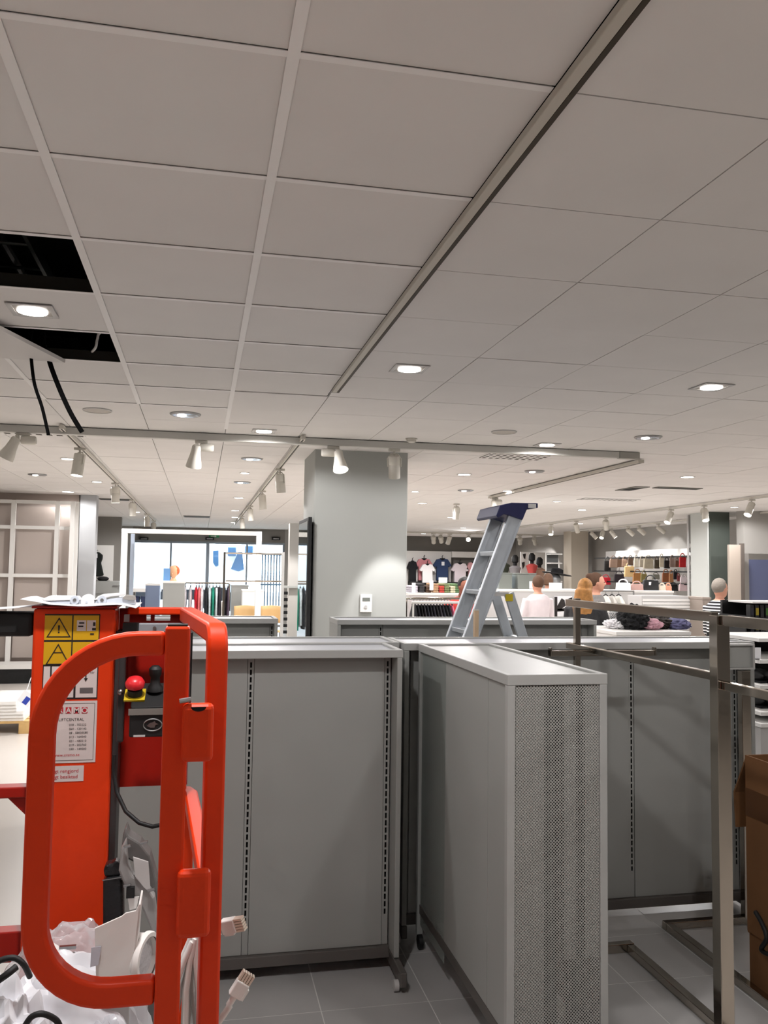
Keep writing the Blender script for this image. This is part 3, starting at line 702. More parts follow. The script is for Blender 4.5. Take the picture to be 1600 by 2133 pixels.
yt = at(1060, 1245, Y1a+.01); bx('yellow_tag', (yt.x-.02, Y1a+.008, yt.z-.02), (yt.x+.024, Y1a+.012, yt.z+.02), mat('tag_yellow', (190, 168, 20), .6), ld)
t = thing('wooden_batten', 'thin pale wooden batten leaning at the foot of the ladder', 'batten', (1.25, 4.5, 0))
p = at(992, 1272, 4.5); MB().bar((p.x-.01, 4.5, 0), (p.x, 4.5, p.z), .022, .028, (0, 1, 0)).build('batten_strip', mat('pine', (206, 178, 146), .7, var=.06, scale=20), t)
bx('batten_cap', (p.x-.012, 4.485, p.z), (p.x+.012, 4.515, p.z+.006), M_cream, t)
# ================================================================== ORANGE PERSONNEL LIFT
lf = thing('personnel_lift', 'orange personnel lift with rounded gate, mast and control box at the left', 'lift', (-.17, 1.85, 0))
M_orD = M_orange
YM = 2.05
mx0, mx1, mz = -.362, -.187, 1.553
mast = bx('mast', (mx0, YM, .22), (mx1, YM+.12, mz), M_orange, lf, bevel=.006)
bx('mast_rail', (mx1+.001, YM+.03, .3), (mx1+.014, YM+.11, 1.5), mat('mast_rail_grey', (60, 58, 58), .5), lf)
bx('mast_cap', (mx0-.004, YM-.003, mz+.0005), (mx1+.004, YM+.124, mz+.006), M_red, lf, bevel=.002)
bx('chassis', (-.50, 1.42, .10), (.10, 2.32, .24), M_orange, lf, bevel=.02)
bx('deck', (-.52, 1.50, .50), (.045, 2.045, .54), M_steel, lf, bevel=.004)
bx('deck_column', (-.28, 1.75, .241), (-.05, 1.95, .4995), M_red, lf)
for x in (-.47, .07):
    for y in (1.52, 2.22): MB().cyl((x-.025, y, .075), (x+.025, y, .075), .075, n=20).build('wheel', M_black, lf, smooth=True)
# --- gate: one bent tube welded to an upright
yg0, yg1 = 1.45, 1.482; yc = (yg0+yg1)/2
gl, gr = -.259, -.054; zbt, zup = .957, 1.546; wv = .042; h = wv/2
R1_, R2_ = .145, .115
path = [Vector((gr, yc, zbt+h))]+arc((gl+h+R2_, yc, zbt+h+R2_), R2_, -PI/2, -PI, 10, (1, 0, 0), (0, 0, 1))+arc((gl+h+R1_, yc, zup-h-R1_), R1_, PI, PI/2, 12, (1, 0, 0), (0, 0, 1))+[Vector((gr, yc, zup-h))]
gate = MB().rsweep(path, wv*.92, yg1-yg0, (0, 1, 0)).build('gate_loop', M_orange, lf, bevel=.006, seg=3, smooth=True)
gp = bx('gate_upright', (-.0535, yg0-.002, .925), (-.0145, yg1+.004, 1.553), M_orange, lf, bevel=.004)
bx('upright_cap', (-.05, yg0+.002, 1.5532), (-.018, yg1, 1.556), M_black, gp)
# --- corner post, top rail, middle rail of the basket
d = Vector((-.062, .62, 0)).normalized(); axx = d.cross(Vector((0, 0, 1))).normalized()
cpos = Vector((.031, 1.507, 0)); zr = 1.538
path = [cpos+Vector((0, 0, .45)), cpos+Vector((0, 0, 1.2))]+arc(cpos+d*.03+Vector((0, 0, zr-.03)), .03, PI, PI/2, 5, d, (0, 0, 1))+[cpos+d*.60+Vector((0, 0, zr))]
MB().rsweep(path, .034, .034, axx).build('guard_rail', M_orange, lf, bevel=.005, seg=2, smooth=True)
zm = 1.118
path = [Vector((-.06, 2.135, zm))]+[Vector((-.02, 2.115, zm)), Vector((-.008, 2.08, zm))]+[Vector((.025, 1.53, zm))]
MB().rsweep(path, .030, .030, (0, 0, 1)).build('middle_rail', M_orange, lf, bevel=.004, smooth=True)
bx('rear_post', (-.03, 2.12, .54), (.0, 2.15, 1.10), M_orange, lf, bevel=.003)
# --- hinges between gate upright and corner post
for (a, b, c_, e) in ((377, 1463, 446, 1586), (366, 1806, 440, 1952)):
    p, q_ = at(a, e, 1.44), at(c_, b, 1.44)
    hg = bx('hinge_plate', (p.x, 1.425, p.z), (q_.x, 1.4475, q_.z), M_orange, lf, bevel=.009, seg=3)
    if b < 1500:
        n = at(414, 1467, 1.434); MB().prism([(math.cos(t_)*.012, -abs(math.sin(t_))*.007) for t_ in [PI*k/8 for k in range(9)]], (n.x, 1.4248, n.z-.003), (1, 0, 0), (0, 0, 1), (0, -.0008, 0)).build('notch', M_slot, hg)
        s = at(382, 1466, 1.43); MB().cyl((s.x-.006, 1.43, s.z+.004), (s.x+.012, 1.43, s.z+.007), .004, n=8).build('hinge_pin', M_steel, hg)
# --- rear panel with slots, hanger bar
px0, pz0 = -.186, 1.131; PW, PH = .168, 1.550-pz0
def slot(a, b, c_, e):
    p, q_ = at(a, e, 2.15), at(b, c_, 2.15); return (p.x-px0, q_.x-px0, p.z-pz0, q_.z-pz0)
pn = MB().holed((px0, 2.150, pz0), (1, 0, 0), (0, 0, 1), (0, .005, 0), PW, PH, [slot(262, 269, 1281, 1293), slot(305, 314, 1281, 1293), slot(322, 355, 1281, 1293), slot(386, 392, 1281, 1293)]).build('rear_panel', M_red, lf)
bx('panel_top_rail', (px0+.02, 2.118, 1.536), (-.012, 2.1495, 1.553), M_orange, lf, bevel=.003)
bx('panel_side', (-.026, 2.03, pz0+.02), (-.019, 2.149, 1.535), M_red, lf)
bx('panel_edge_strip', (-.018, 2.03, 1.27), (-.0135, 2.06, 1.50), M_black, lf)
p, q_ = at(256, 1316, 2.08), at(397, 1298, 2.08)
hb = bx('hanger_bar', (p.x+.035, 2.07, p.z), (q_.x, 2.09, q_.z), mat('zinc_bar', (150, 154, 160), .45, metal=.3), lf, bevel=.002)
bx('hanger_bar_sleeve', (p.x, 2.068, p.z-.001), (p.x+.0345, 2.092, q_.z+.001), M_black, lf)
for px in (322, 350, 383): 
    s = at(px, 1308, 2.069); MB().cyl((s.x, 2.062, s.z), (s.x, 2.0695, s.z), .004, n=8).build('bolt', M_steel, hb)
for px in (264, 389):
    s = at(px, 1296, 2.08); bx('hanger_lug', (s.x-.006, 2.074, s.z+.001), (s.x+.006, 2.086, s.z+.018), M_steel, hb)
# --- control box
c0, c1 = at(268, 1537, 1.93), at(352, 1476, 1.93)
cb = bx('control_box', (c0.x, 1.93, c0.z), (c1.x+.01, 2.045, c1.z), mat('box_black', (13, 13, 13), .6), lf, bevel=.004)
zt2 = at(300, 1424, 2.03).z
MB().prism([(1.945, c1.z+.0005), (2.045, c1.z+.0005), (2.045, zt2)], (c0.x, 0, 0), (0, 1, 0), (0, 0, 1), (c1.x+.01-c0.x, 0, 0)).build('console', mat('box_black', (13, 13, 13), .6), lf, bevel=.003)
bx('box_lip', (c0.x-.002, 1.926, c1.z-.012), (c1.x+.01, 1.9295, c1.z+.001), mat('scuffed_tape', (120, 116, 110), .35), cb)
el = at(318, 1510, 1.9285)
MB().tube([(el.x+.019*math.cos(2*PI*k/28), 1.929, el.z+.0125*math.sin(2*PI*k/28)) for k in range(28)], .0013, 6, True).build('emblem_ring', M_steel, cb)
MB().prism([(-.012, -.002), (-.004, -.006), (.004, -.006), (.006, .0), (.012, .001), (.006, .004), (.004, .008), (-.001, .005), (-.006, .004)], (el.x, 1.9295, el.z), (1, 0, 0), (0, 0, 1), (0, -.001, 0)).build('emblem_hand', M_steel, cb)
s = at(290, 1533, 1.929); bx('code_strip', (s.x-.012, 1.9288, s.z-.002), (s.x+.012, 1.9298, s.z+.002), M_greyL, cb)
sl = Vector((0, 2.045-1.945, zt2-c1.z)).normalized(); nr = Vector((0, -sl.z, sl.y))
ec = at(281, 1448, 1.985); ec = Vector((ec.x, 1.99, c1.z+(zt2-c1.z)*.45))
MB().obox(ec+nr*.003, (.022, 0, 0), sl*.024, nr*.002).build('stop_plate', mat('stop_yellow', (196, 168, 24), .5), lf)
MB().lathe([(.016, 0), (.016, .014)], ec+nr*.005, nr, 18).build('stop_base', M_black, lf, smooth=True)
ebt = MB().lathe([(.008, 0), (.010, .008), (.020, .010), (.021, .018), (.016, .027), (.006, .031)], ec+nr*.016, nr, 22).build('emergency_stop', mat('stop_red', (214, 36, 44), .35), lf, smooth=True)
jc = at(323, 1428, 2.0)
MB().lathe([(.018, 0), (.016, .01), (.011, .016), (.010, .03), (.013, .036), (.014, .05), (.008, .056)], (jc.x, 2.005, jc.z-.012), (0, -.12, 1), 16).build('joystick', M_black, lf, smooth=True)
for k in range(3): bx('console_mark', (jc.x-.03+.018*k, 1.978, 0), (jc.x-.022+.018*k, 1.979, .0), M_greyL, lf) if False else None
bx('bracket_arm', (at(247, 1400, 2.03).x, 2.02, at(250, 1545, 2.03).z), (at(262, 1400, 2.03).x, 2.045, at(255, 1345, 2.03).z), mat('bracket_dark', (52, 50, 50), .45), lf, bevel=.004)
s = at(252, 1441, 2.018); MB().ball((s.x, 2.012, s.z), .007, 10, 6).build('bracket_bolt', M_steel, lf, smooth=True)
pts = [at(238, 1572, 2.0), at(237, 1610, 2.0), at(243, 1650, 1.99), at(262, 1690, 1.97), at(290, 1714, 1.95), at(318, 1722, 1.94), at(345, 1716, 1.93), at(360, 1690, 1.94)]
cs = []
for i in range(len(pts)-1):
    for k in range(4): cs.append(pts[i].lerp(pts[i+1], k/4))
MB().tube(cs, .0045, 8).build('control_cable', M_black, lf, smooth=True, sharp=80)
# --- left side rails of the lift, black bumper
for (ya, yb) in ((1637, 1660), (1936, 2000)):
    p, q_ = at(20, yb, 2.1), at(20, ya, 2.1)
    bx('outrigger_bar', (-.9115, 2.085, p.z), (mx0-.0005, 2.125, q_.z), M_red, lf, bevel=.003)
bx('outrigger_post', (-.95, 2.087, .12), (-.912, 2.123, at(20, 1637, 2.1).z+.002), M_red, lf, bevel=.003)
bx('outrigger_base', (-.95, 2.05, .03), (-.49, 2.16, .119), M_red, lf, bevel=.003)
p = at(50, 1660, 2.1)
MB().prism([(0, 0), (-.045, 0), (0, -.045)], (mx0-.0005, 2.095, p.z-.0005), (1, 0, 0), (0, 0, 1), (0, .02, 0)).build('gusset', M_red, lf)
p, q_ = at(20, 1325, 2.08), at(66, 1276, 2.08)
bx('bumper_block', (-.80, 2.06, p.z), (mx0-.001, 2.16, q_.z), M_black, lf, bevel=.01)
# --- stickers on the mast
YF = YM-.0006
M_yel = mat('sticker_yellow', (206, 158, 12), .45); M_ink = mat('sticker_ink', (28, 20, 18), .6); M_stw = mat('sticker_white', (214, 200, 196), .5); M_stk = mat('sticker_crimson', (188, 26, 44), .5)
def cell(nm, a, b, c_, e, m, par, lay=0):
    p, q_ = at(a, e, YM), at(c_, b, YM)
    return MB().box((p.x, YF-.0004*(lay+1), p.z), (q_.x, YF-.0004*lay, q_.z)).build(nm, m, par)
stk = cell('warning_sticker', 87, 1279, 209, 1457, M_ink, lf); stk['label'] = 'yellow and white warning sticker'
cell('warning_field', 92, 1282, 151, 1333, M_yel, stk, 1); cell('warning_field', 152, 1282, 207, 1333, M_yel, stk, 1)
cell('warning_field', 90, 1337, 149, 1384, M_yel, stk, 1); cell('warning_field', 150, 1337, 205, 1384, M_yel, stk, 1)
for a, c_ in ((89, 105), (106, 128), (130, 155), (157, 203)): cell('notice_field', a, 1388, c_, 1453, M_stw, stk, 1)
def tri(nm, cx, cy, w, hh, par):
    c = at(cx, cy, YM); s = w/FPX*2.05; hz = hh/FPX*2.05
    pts = [Vector((c.x-s/2, YF-.0012, c.z-hz/2)), Vector((c.x+s/2, YF-.0012, c.z-hz/2)), Vector((c.x, YF-.0012, c.z+hz/2))]
    MB().rsweep(pts, .0022, .0006, (0, 1, 0), True).build(nm, M_ink, par)
tri('warning_triangle', 123, 1307, 42, 36, stk); tri('warning_triangle', 121, 1363, 42, 38, stk)
bz = at(123, 1309, YM)
MB().prism([(-.0022, .007), (.0022, .007), (.0012, -.005), (-.0012, -.005)], (bz.x, YF-.0012, bz.z), (1, 0, 0), (0, 0, 1), (0, -.0004, 0)).build('exclamation_bar', M_ink, stk)
MB().cyl((bz.x, YF-.0012, bz.z-.0085), (bz.x, YF-.0017, bz.z-.0085), .0019, n=10).build('exclamation_dot', M_ink, stk)
cell('manual_page', 160, 1292, 180, 1314, M_stw, stk, 2); cell('manual_page', 181, 1292, 200, 1314, M_stw, stk, 2)
for k, (a, b, c_, e) in enumerate(((165, 1296, 176, 1299), (163, 1303, 174, 1306), (194, 1296, 199, 1304), (192, 1308, 200, 1313), (188, 1319, 196, 1322), (188, 1358, 194, 1364), (186, 1374, 198, 1378), (112, 1358, 130, 1360))): cell('pictogram_stroke', a, b, c_, e, M_ink, stk, 3)
r_ = at(142, 1417, YM); MB().tube([(r_.x+.0105*math.cos(2*PI*k/20), YF-.0014, r_.z+.0105*math.sin(2*PI*k/20)) for k in range(20)], .001, 5, True).build('prohibition_ring', M_stk, stk)
MB().bar((r_.x-.007, YF-.0014, r_.z+.007), (r_.x+.007, YF-.0014, r_.z-.007), .002, .0006).build('prohibition_bar', M_stk, stk)
ar = at(179, 1414, YM)
MB().prism([(-.0012, .014), (.0012, .014), (.0012, .002), (.004, .002), (0, -.006), (-.004, .002), (-.0012, .002)], (ar.x, YF-.0012, ar.z), (1, 0, 0), (0, 0, 1), (0, -.0004, 0)).build('down_arrow', M_ink, stk)
cell('winch_drawing', 166, 1432, 194, 1444, mat('sticker_grey', (96, 88, 88), .6), stk, 2)
p = at(163, 1403, YM); text('lettering', 'Släpp in här', (p.x, YF-.001, p.z), (1, 0, 0), (0, 0, 1), .0075, M_ink, stk)
st2 = cell('rental_sticker', 80, 1459, 203, 1591, M_stw, lf); st2['label'] = 'white rental sticker with red letter squares'
p, q_ = at(84, 1586, YM), at(198, 1464, YM); wq, hq = q_.x-p.x, q_.z-p.z
MB().holed((p.x, YF-.0007, p.z), (1, 0, 0), (0, 0, 1), (0, .0002, 0), wq, hq, [(.0008, wq-.0008, .0008, hq-.0008)]).build('border_line', M_ink, st2)
for k, ch in enumerate('CRAMO'):
    xx = 103+16.8*k; sq = cell('letter_square', xx, 1473, xx+12.5, 1486, M_stk, st2, 1)
    a = at(xx+6.2, 1484.6, YM); text('lettering', ch, (a.x, YF-.0010, a.z), (1, 0, 0), (0, 0, 1), .0165, M_stw, sq, align='CENTER', bold=.02)
a = at(122, 1502, YM); text('lettering', 'LIFTCENTRAL', (a.x, YF-.0006, a.z), (1, 0, 0), (0, 0, 1), .0088, M_ink, st2)
rows = ('Stockholm', 'Uppsala', 'Linköping', 'Örebro', 'Västerås', 'Jönköping', 'Malmö'); nums = ('018 - 702222', '060 - 120140', '08 - 58020580', '013 - 164040', '021 - 480210', '019 - 202760', '040 - 149000')
for k in range(7):
    a = at(88, 1512+8.4*k, YM); text('lettering', rows[k], (a.x, YF-.0006, a.z), (1, 0, 0), (0, 0, 1), .0068, M_ink, st2)
    a = at(144, 1512+8.4*k, YM); text('lettering', nums[k], (a.x, YF-.0006, a.z), (1, 0, 0), (0, 0, 1), .0068, M_ink, st2)
a = at(112, 1576, YM); text('lettering', 'www.cramo.se', (a.x, YF-.0006, a.z), (1, 0, 0), (0, 0, 1), .009, M_stk, st2)
st3 = cell('notice_sticker', 78, 1594, 175, 1630, M_stw, lf); st3['label'] = 'small white sticker with red lettering'
for k, s_ in enumerate(('Invändigt rengjord', 'Invändigt besiktad')):
    a = at(82, 1611+12*k, YM); text('lettering', s_, (a.x, YF-.0006, a.z), (1, 0, 0), (0, 0, 1), .0112, M_stk, st3)

# ---- on top of the mast: paper sheets and a white lamp holder
zp = mz+.0065
def sheet(u, v):
    x = -.385+.245*u; y = 2.02+.2*v
    z = zp+.0015+(.022*max(0, .25-u)**1.1*2.6 if u < .25 else 0)-(.012*max(0, u-.86)*4 if u > .86 else 0)*(1-v)+.002*math.sin(9*u+3*v)
    return (x, y, z+.001)
tag(MB().surf(sheet, 24, 8).build('paper_sheet', M_paper, None, smooth=True, solid=.0012), 'curled white paper sheet lying on top of the lift mast', 'paper')
tag(MB().surf(lambda u, v: (-.80+.435*u, 2.04+.14*v, at(20, 1275, 2.08).z+.006+.003*math.sin(7*u)+.006*u**4), 14, 4).build('paper_sheet', M_paper, None, smooth=True, solid=.0012), 'white paper sheet lying on the black bumper left of the mast', 'paper')
lh = thing('lamp_holder', 'white twin arm lamp holder resting on the paper on the mast', 'lamp holder', (-.27, 2.1, zp))
Yd = 2.1; M_wp = mat('white_plastic', (236, 236, 236), .35); M_zinc = mat('zinc', (206, 213, 222), .4, metal=.1)
q2 = lambda a, b: at(a, b, Yd)
def polyY(nm, pts, dep, m, par, y=Yd, bev=.0015):
    P = [at(a, b, y) for a, b in pts]
    return MB().prism([(p.x, p.z) for p in P], (0, y, 0), (1, 0, 0), (0, 0, 1), (0, dep, 0)).build(nm, m, par, bevel=bev)
hub = [(182+14*math.cos(t_), 1252-14*math.sin(t_)) for t_ in [PI*k/10-.15 for k in range(12)]]
polyY('hub', hub+[(168, 1260), (196, 1260)], .03, M_wp, lh, Yd-.012)
polyY('arm_cover', [(167, 1250), (160, 1242), (104, 1241), (88, 1247), (90, 1252), (155, 1250)], .045, M_wp, lh, Yd)
polyY('arm_cover', [(196, 1250), (204, 1242), (214, 1238), (258, 1235), (259, 1240), (230, 1243), (206, 1250)], .045, M_wp, lh, Yd)
polyY('arm_body', [(168, 1261), (166, 1251), (90, 1253), (84, 1262)], .04, M_zinc, lh, Yd+.003)
polyY('arm_body', [(197, 1261), (199, 1251), (262, 1243), (279, 1243), (282, 1259)], .04, M_zinc, lh, Yd+.003)
for a, b in ((156, 1250), (213, 1250)):
    c = q2(a, b); MB().cyl((c.x, Yd-.004, c.z), (c.x, Yd+.002, c.z), .010, n=18).build('round_boss', M_zinc, lh, smooth=True)
    MB().cyl((c.x, Yd-.006, c.z), (c.x, Yd-.0042, c.z), .004, n=10).build('boss_screw', M_steel, lh, smooth=True)
c = q2(182, 1254); MB().cyl((c.x, Yd-.0145, c.z), (c.x, Yd-.0122, c.z), .0025, n=8).build('hub_screw', M_zinc, lh)
polyY('clip_block', [(254, 1247), (262, 1239), (280, 1241), (282, 1250), (268, 1251)], .03, mat('clip_grey', (150, 146, 140), .5), lh, Yd-.002)

# ---- pile of parts standing in the basket
def crumple(name, c, r, seed, m, label, cat, amp=.35):
    rnd = random.Random(seed); bm = bmesh.new(); bmesh.ops.create_icosphere(bm, subdivisions=5, radius=1)
    ph = [(Vector((rnd.uniform(-1, 1), rnd.uniform(-1, 1), rnd.uniform(-1, 1))).normalized()*rnd.uniform(3, 13), rnd.uniform(0, 6), rnd.uniform(.3, 1)) for _ in range(14)]
    for v in bm.verts:
        n = v.co.normalized(); s = sum(w_*abs(math.sin(n.dot(d_)+p_)) for d_, p_, w_ in ph)/sum(q[2] for q in ph)
        k = 1+amp*1.25*(s-.62); v.co = Vector((c[0]+n.x*r[0]*k, c[1]+n.y*r[1]*k, c[2]+max(n.z*r[2]*k, -r[2]*.8)))
    me = bpy.data.meshes.new(name); bm.to_mesh(me); bm.free(); me.materials.append(m)
    for p in me.polygons: p.use_smooth = True
    me.set_sharp_from_angle(angle=.5)
    o = bpy.data.objects.new(name, me); COL.objects.link(o); return tag(o, label, cat)
M_bag = mat('clear_poly_bag', (225, 226, 232), .18, alpha=.55, spec=.8); M_bagR = mat('clear_poly_film', (232, 228, 230), .14, alpha=.45, spec=.9)
M_bagW = mat('white_poly_bag', (226, 226, 230), .28)
def on(px, py, Y): return at(px, py, Y)
c = on(150, 2080, 1.72); crumple('plastic_bag', (c.x, 1.73, .735), (.14, .10, .19), 3, M_bagW, 'crumpled white plastic bag of parts inside the lift gate', 'plastic bag')
c = on(30, 2090, 1.66); crumple('plastic_bag', (c.x-.02, 1.64, .725), (.11, .10, .20), 5, M_bagW, 'crumpled white plastic bag at the lower left corner', 'plastic bag', .5)
c = on(150, 1995, 1.85); crumple('plastic_film', (c.x, 1.87, .76), (.14, .08, .17), 8, M_bagR, 'clear plastic film bunched behind the lift gate', 'plastic film', .45)
for i, (a, b, dx) in enumerate(((60, 2050, .0), (210, 2070, .0), (255, 2110, 0))):
    c = on(a, b, 1.70-.05*i); crumple('plastic_bag', (c.x, 1.70-.05*i, .76 if i != 2 else .70), (.06, .06, .085), 20+i, M_bag, ('small clear plastic bag beside the black lead', 'small clear plastic bag below the white box', 'clear plastic bag lowest inside the gate')[i], 'plastic bag', .6)
# black wrapped canister
cn = thing('tool_pouch', 'upright black plastic wrapped pouch beside the mast in the basket', 'pouch', (on(236, 1900, 1.95).x, 1.95, .54))
Mwrap = mat('black_wrap', (20, 20, 22), .35, bump=.5, scale=60)
polyY('pouch_body', [(213, 2140), (214, 1838), (219, 1829), (249, 1826), (256, 1834), (258, 2140)], .04, Mwrap, cn, 1.93, .008)
polyY('pouch_flap', [(217, 1827), (215, 1811), (223, 1800), (232, 1801), (240, 1794), (251, 1799), (255, 1813), (256, 1824)], .032, Mwrap, cn, 1.934, .005)
polyY('wire_tie', [(213, 1833), (257, 1826), (257, 1828), (213, 1835)], .003, M_steel, cn, 1.926, 0)
# grey lamp housing
lm = thing('lamp_housing', 'grey moulded lamp housing standing upright in the basket', 'lamp housing', (on(290, 1850, 1.9).x, 1.9, .54))
M_lg = mat('housing_grey', (150, 148, 146), .45); M_lgd = mat('housing_dark', (104, 102, 100), .5)
polyY('shell', [(250, 1790), (256, 1740), (262, 1723), (268, 1742), (292, 1756), (312, 1782), (326, 1830), (336, 1900), (336, 2140), (300, 2140), (318, 1950), (310, 1860), (284, 1800), (266, 1790)], .05, M_lgd, lm, 1.90, .004)
polyY('arm', [(247, 1815), (252, 1770), (262, 1750), (266, 1800), (276, 1824), (306, 1846), (322, 1870), (330, 1930), (330, 2000), (312, 1930), (290, 1880), (262, 1850)], .03, M_lg, lm, 1.868, .004)
polyY('reflector_plate', [(277, 1785), (309, 1795), (314, 1860), (300, 1850), (281, 1826)], .004, M_greyL, lm, 1.864, .001)
for a, b in ((262, 1846), (262, 1764), (297, 1756), (312, 1855)):
    c = at(a, b, 1.862); MB().cyl((c.x-.004, 1.862, c.z), (c.x+.010, 1.860, c.z+.003), .003, n=8).build('spring_clip', M_steel, lm)
c = at(272, 1858, 1.862); bx('terminal_block', (c.x-.008, 1.855, c.z-.01), (c.x+.008, 1.867, c.z+.01), M_black, lm)
polyY('label_plate', [(266, 1870), (290, 1868), (284, 1892), (270, 1896)], .003, M_white, lm, 1.86, 0)
# white ballast box with a ring
wb = thing('ballast_box', 'white sheet metal lamp box with a round collar in the basket', 'lamp box', (on(245, 1970, 1.68).x, 1.7, .56))
polyY('front_plate', [(197, 1934), (253, 1909), (262, 1902), (283, 1897), (289, 1884), (291, 1884), (272, 2046), (200, 2049)], .004, M_white, wb, 1.66, .001)
polyY('side_flange', [(289, 1883), (293, 1884), (279, 2052), (272, 2047)], .07, M_white, wb, 1.665, .001)
polyY('lower_lip', [(202, 2050), (272, 2047), (279, 2056), (222, 2060)], .05, M_white, wb, 1.662, .001)
polyY('foot_bracket', [(205, 2062), (270, 2058), (268, 2140), (208, 2140)], .04, M_greyL, wb, 1.67, .002)
polyY('rating_label', [(190, 1974), (211, 1971), (205, 2010), (188, 2015)], .001, mat('label_bluegrey', (206, 208, 218), .6), wb, 1.6575, 0)
rc = at(311, 1996, 1.69); ax = Vector((.90, -.42, .02)).normalized()
MB().lathe([(.0365, 0), (.0435, 0), (.0455, .004), (.0455, .010), (.0415, .014), (.040, .05), (.034, .05), (.0345, .012), (.0365, .004)], rc, -ax, 32, False, False).build('collar', M_white, wb, smooth=True)
MB().cyl(rc-ax*.012, rc-ax*.016, .036, n=24).build('collar_foil', mat('foil_bag', (206, 204, 206), .25, bump=.8, scale=45), wb, smooth=True)
# coil of white cable
cc = thing('cable_coil', 'hanging coil of white cables with plugs behind the gate post', 'cable', (on(400, 2050, 1.6).x, 1.62, .54))
for k in range(11):
    y_ = 1.585+.013*(k % 4)
    a = [at(414-1.6*k, 1948+7*(k % 3), y_), at(408-3*k+3*(k % 2), 2000, y_), at(414-6.5*k+5*(k % 2), 2060, y_), at(416-9*k+6*(k % 3), 2140, y_), at(414-9*k, 2200, y_), Vector((at(410-9*k, 2200, y_).x, y_+.05+.02*(k % 3), .552))]
    pp = []
    for i in range(len(a)-1):
        for j in range(5): pp.append(a[i].lerp(a[i+1], j/5))
    MB().tube(pp, .0056, 8).build('cable_strand', M_white, cc, smooth=True, sharp=80)
for k in range(3):
    a = [at(400+6*k, 2030+6*k, 1.62+.01*k), at(414+4*k, 2052, 1.62+.01*k), at(424+3*k, 2090, 1.62+.01*k), at(428, 2150, 1.62+.01*k), Vector((at(426, 2150, 1.62).x-.03, 1.70+.03*k, .552))]; pp = []
    for i in range(len(a)-1):
        for j in range(5): pp.append(a[i].lerp(a[i+1], j/5))
    MB().tube(pp, .0058, 8).build('cable_strand', M_white, cc, smooth=True, sharp=80)
M_plug = mat('plug_ivory', (226, 210, 192), .5)
def plug(c, ax, label, tail):
    t = thing('cable_plug', label, 'plug', c); ax = Vector(ax).normalized(); sd = Vector((ax.z, 0, -ax.x)).normalized(); dn = ax.cross(sd)
    MB().obox(c, ax*.014, sd*.0125, dn*.008).build('plug_body', M_white, t, bevel=.002)
    for k in range(5): MB().obox(c+ax*.0215+sd*(-.010+.005*k), ax*.009, sd*.0018, dn*.006).build('plug_pin', M_plug, t)
    MB().obox(c+sd*.0142-ax*.003, ax*.010, sd*.002, dn*.005).build('plug_latch', M_white, t)
    MB().tube([c-ax*.012, c-ax*.03]+tail, .006, 8).build('plug_tail', M_white, t, smooth=True, sharp=80)
c = at(498, 2060, 1.58); plug(c, (.55, 0, .83), 'white multi pin cable plug sticking out low beside the lift post', [at(478, 2096, 1.58), at(462, 2120, 1.59), at(440, 2150, 1.60)])
c = at(478, 1928, 1.60); plug(c, (.80, -.5, .28), 'ivory multi pin cable plug peeking out beside the lift post', [at(455, 1945, 1.62), at(430, 1990, 1.62)])
cable('black_lead', [at(-20, 2010, 1.6), at(8, 1998, 1.6), at(32, 1996, 1.6), at(50, 2010, 1.6), at(62, 2034, 1.62)], .005, M_black, 'black lead arching over the bags at the left edge')
cable('black_lead', [at(-15, 2050, 1.58), at(14, 2030, 1.57), at(34, 2014, 1.58)], .006, M_black, 'short stiff black lead pointing up at the left edge')
cable('black_lead', [at(50, 2140, 1.55), at(66, 2118, 1.54), at(90, 2112, 1.54), at(118, 2126, 1.55), at(128, 2150, 1.56)], .005, M_black, 'black lead looped at the bottom below the gate')
polyY_t = thing('mounting_strip', 'white plastic mounting strip among the bags in the basket', 'mounting strip', (on(150, 1990, 1.75).x, 1.76, .54))
polyY('strip', [(92, 1962), (180, 2018), (176, 2026), (92, 1976)], .02, M_white, polyY_t, 1.76, .001)
polyY('strip_foot', [(120, 1990), (150, 2000), (150, 2140), (122, 2140)], .02, M_white, polyY_t, 1.785, .001)
c = at(140, 1976, 1.75); bx('strip_screw', (c.x-.015, 1.752, c.z-.003), (c.x+.015, 1.7595, c.z+.003), M_steel, polyY_t)
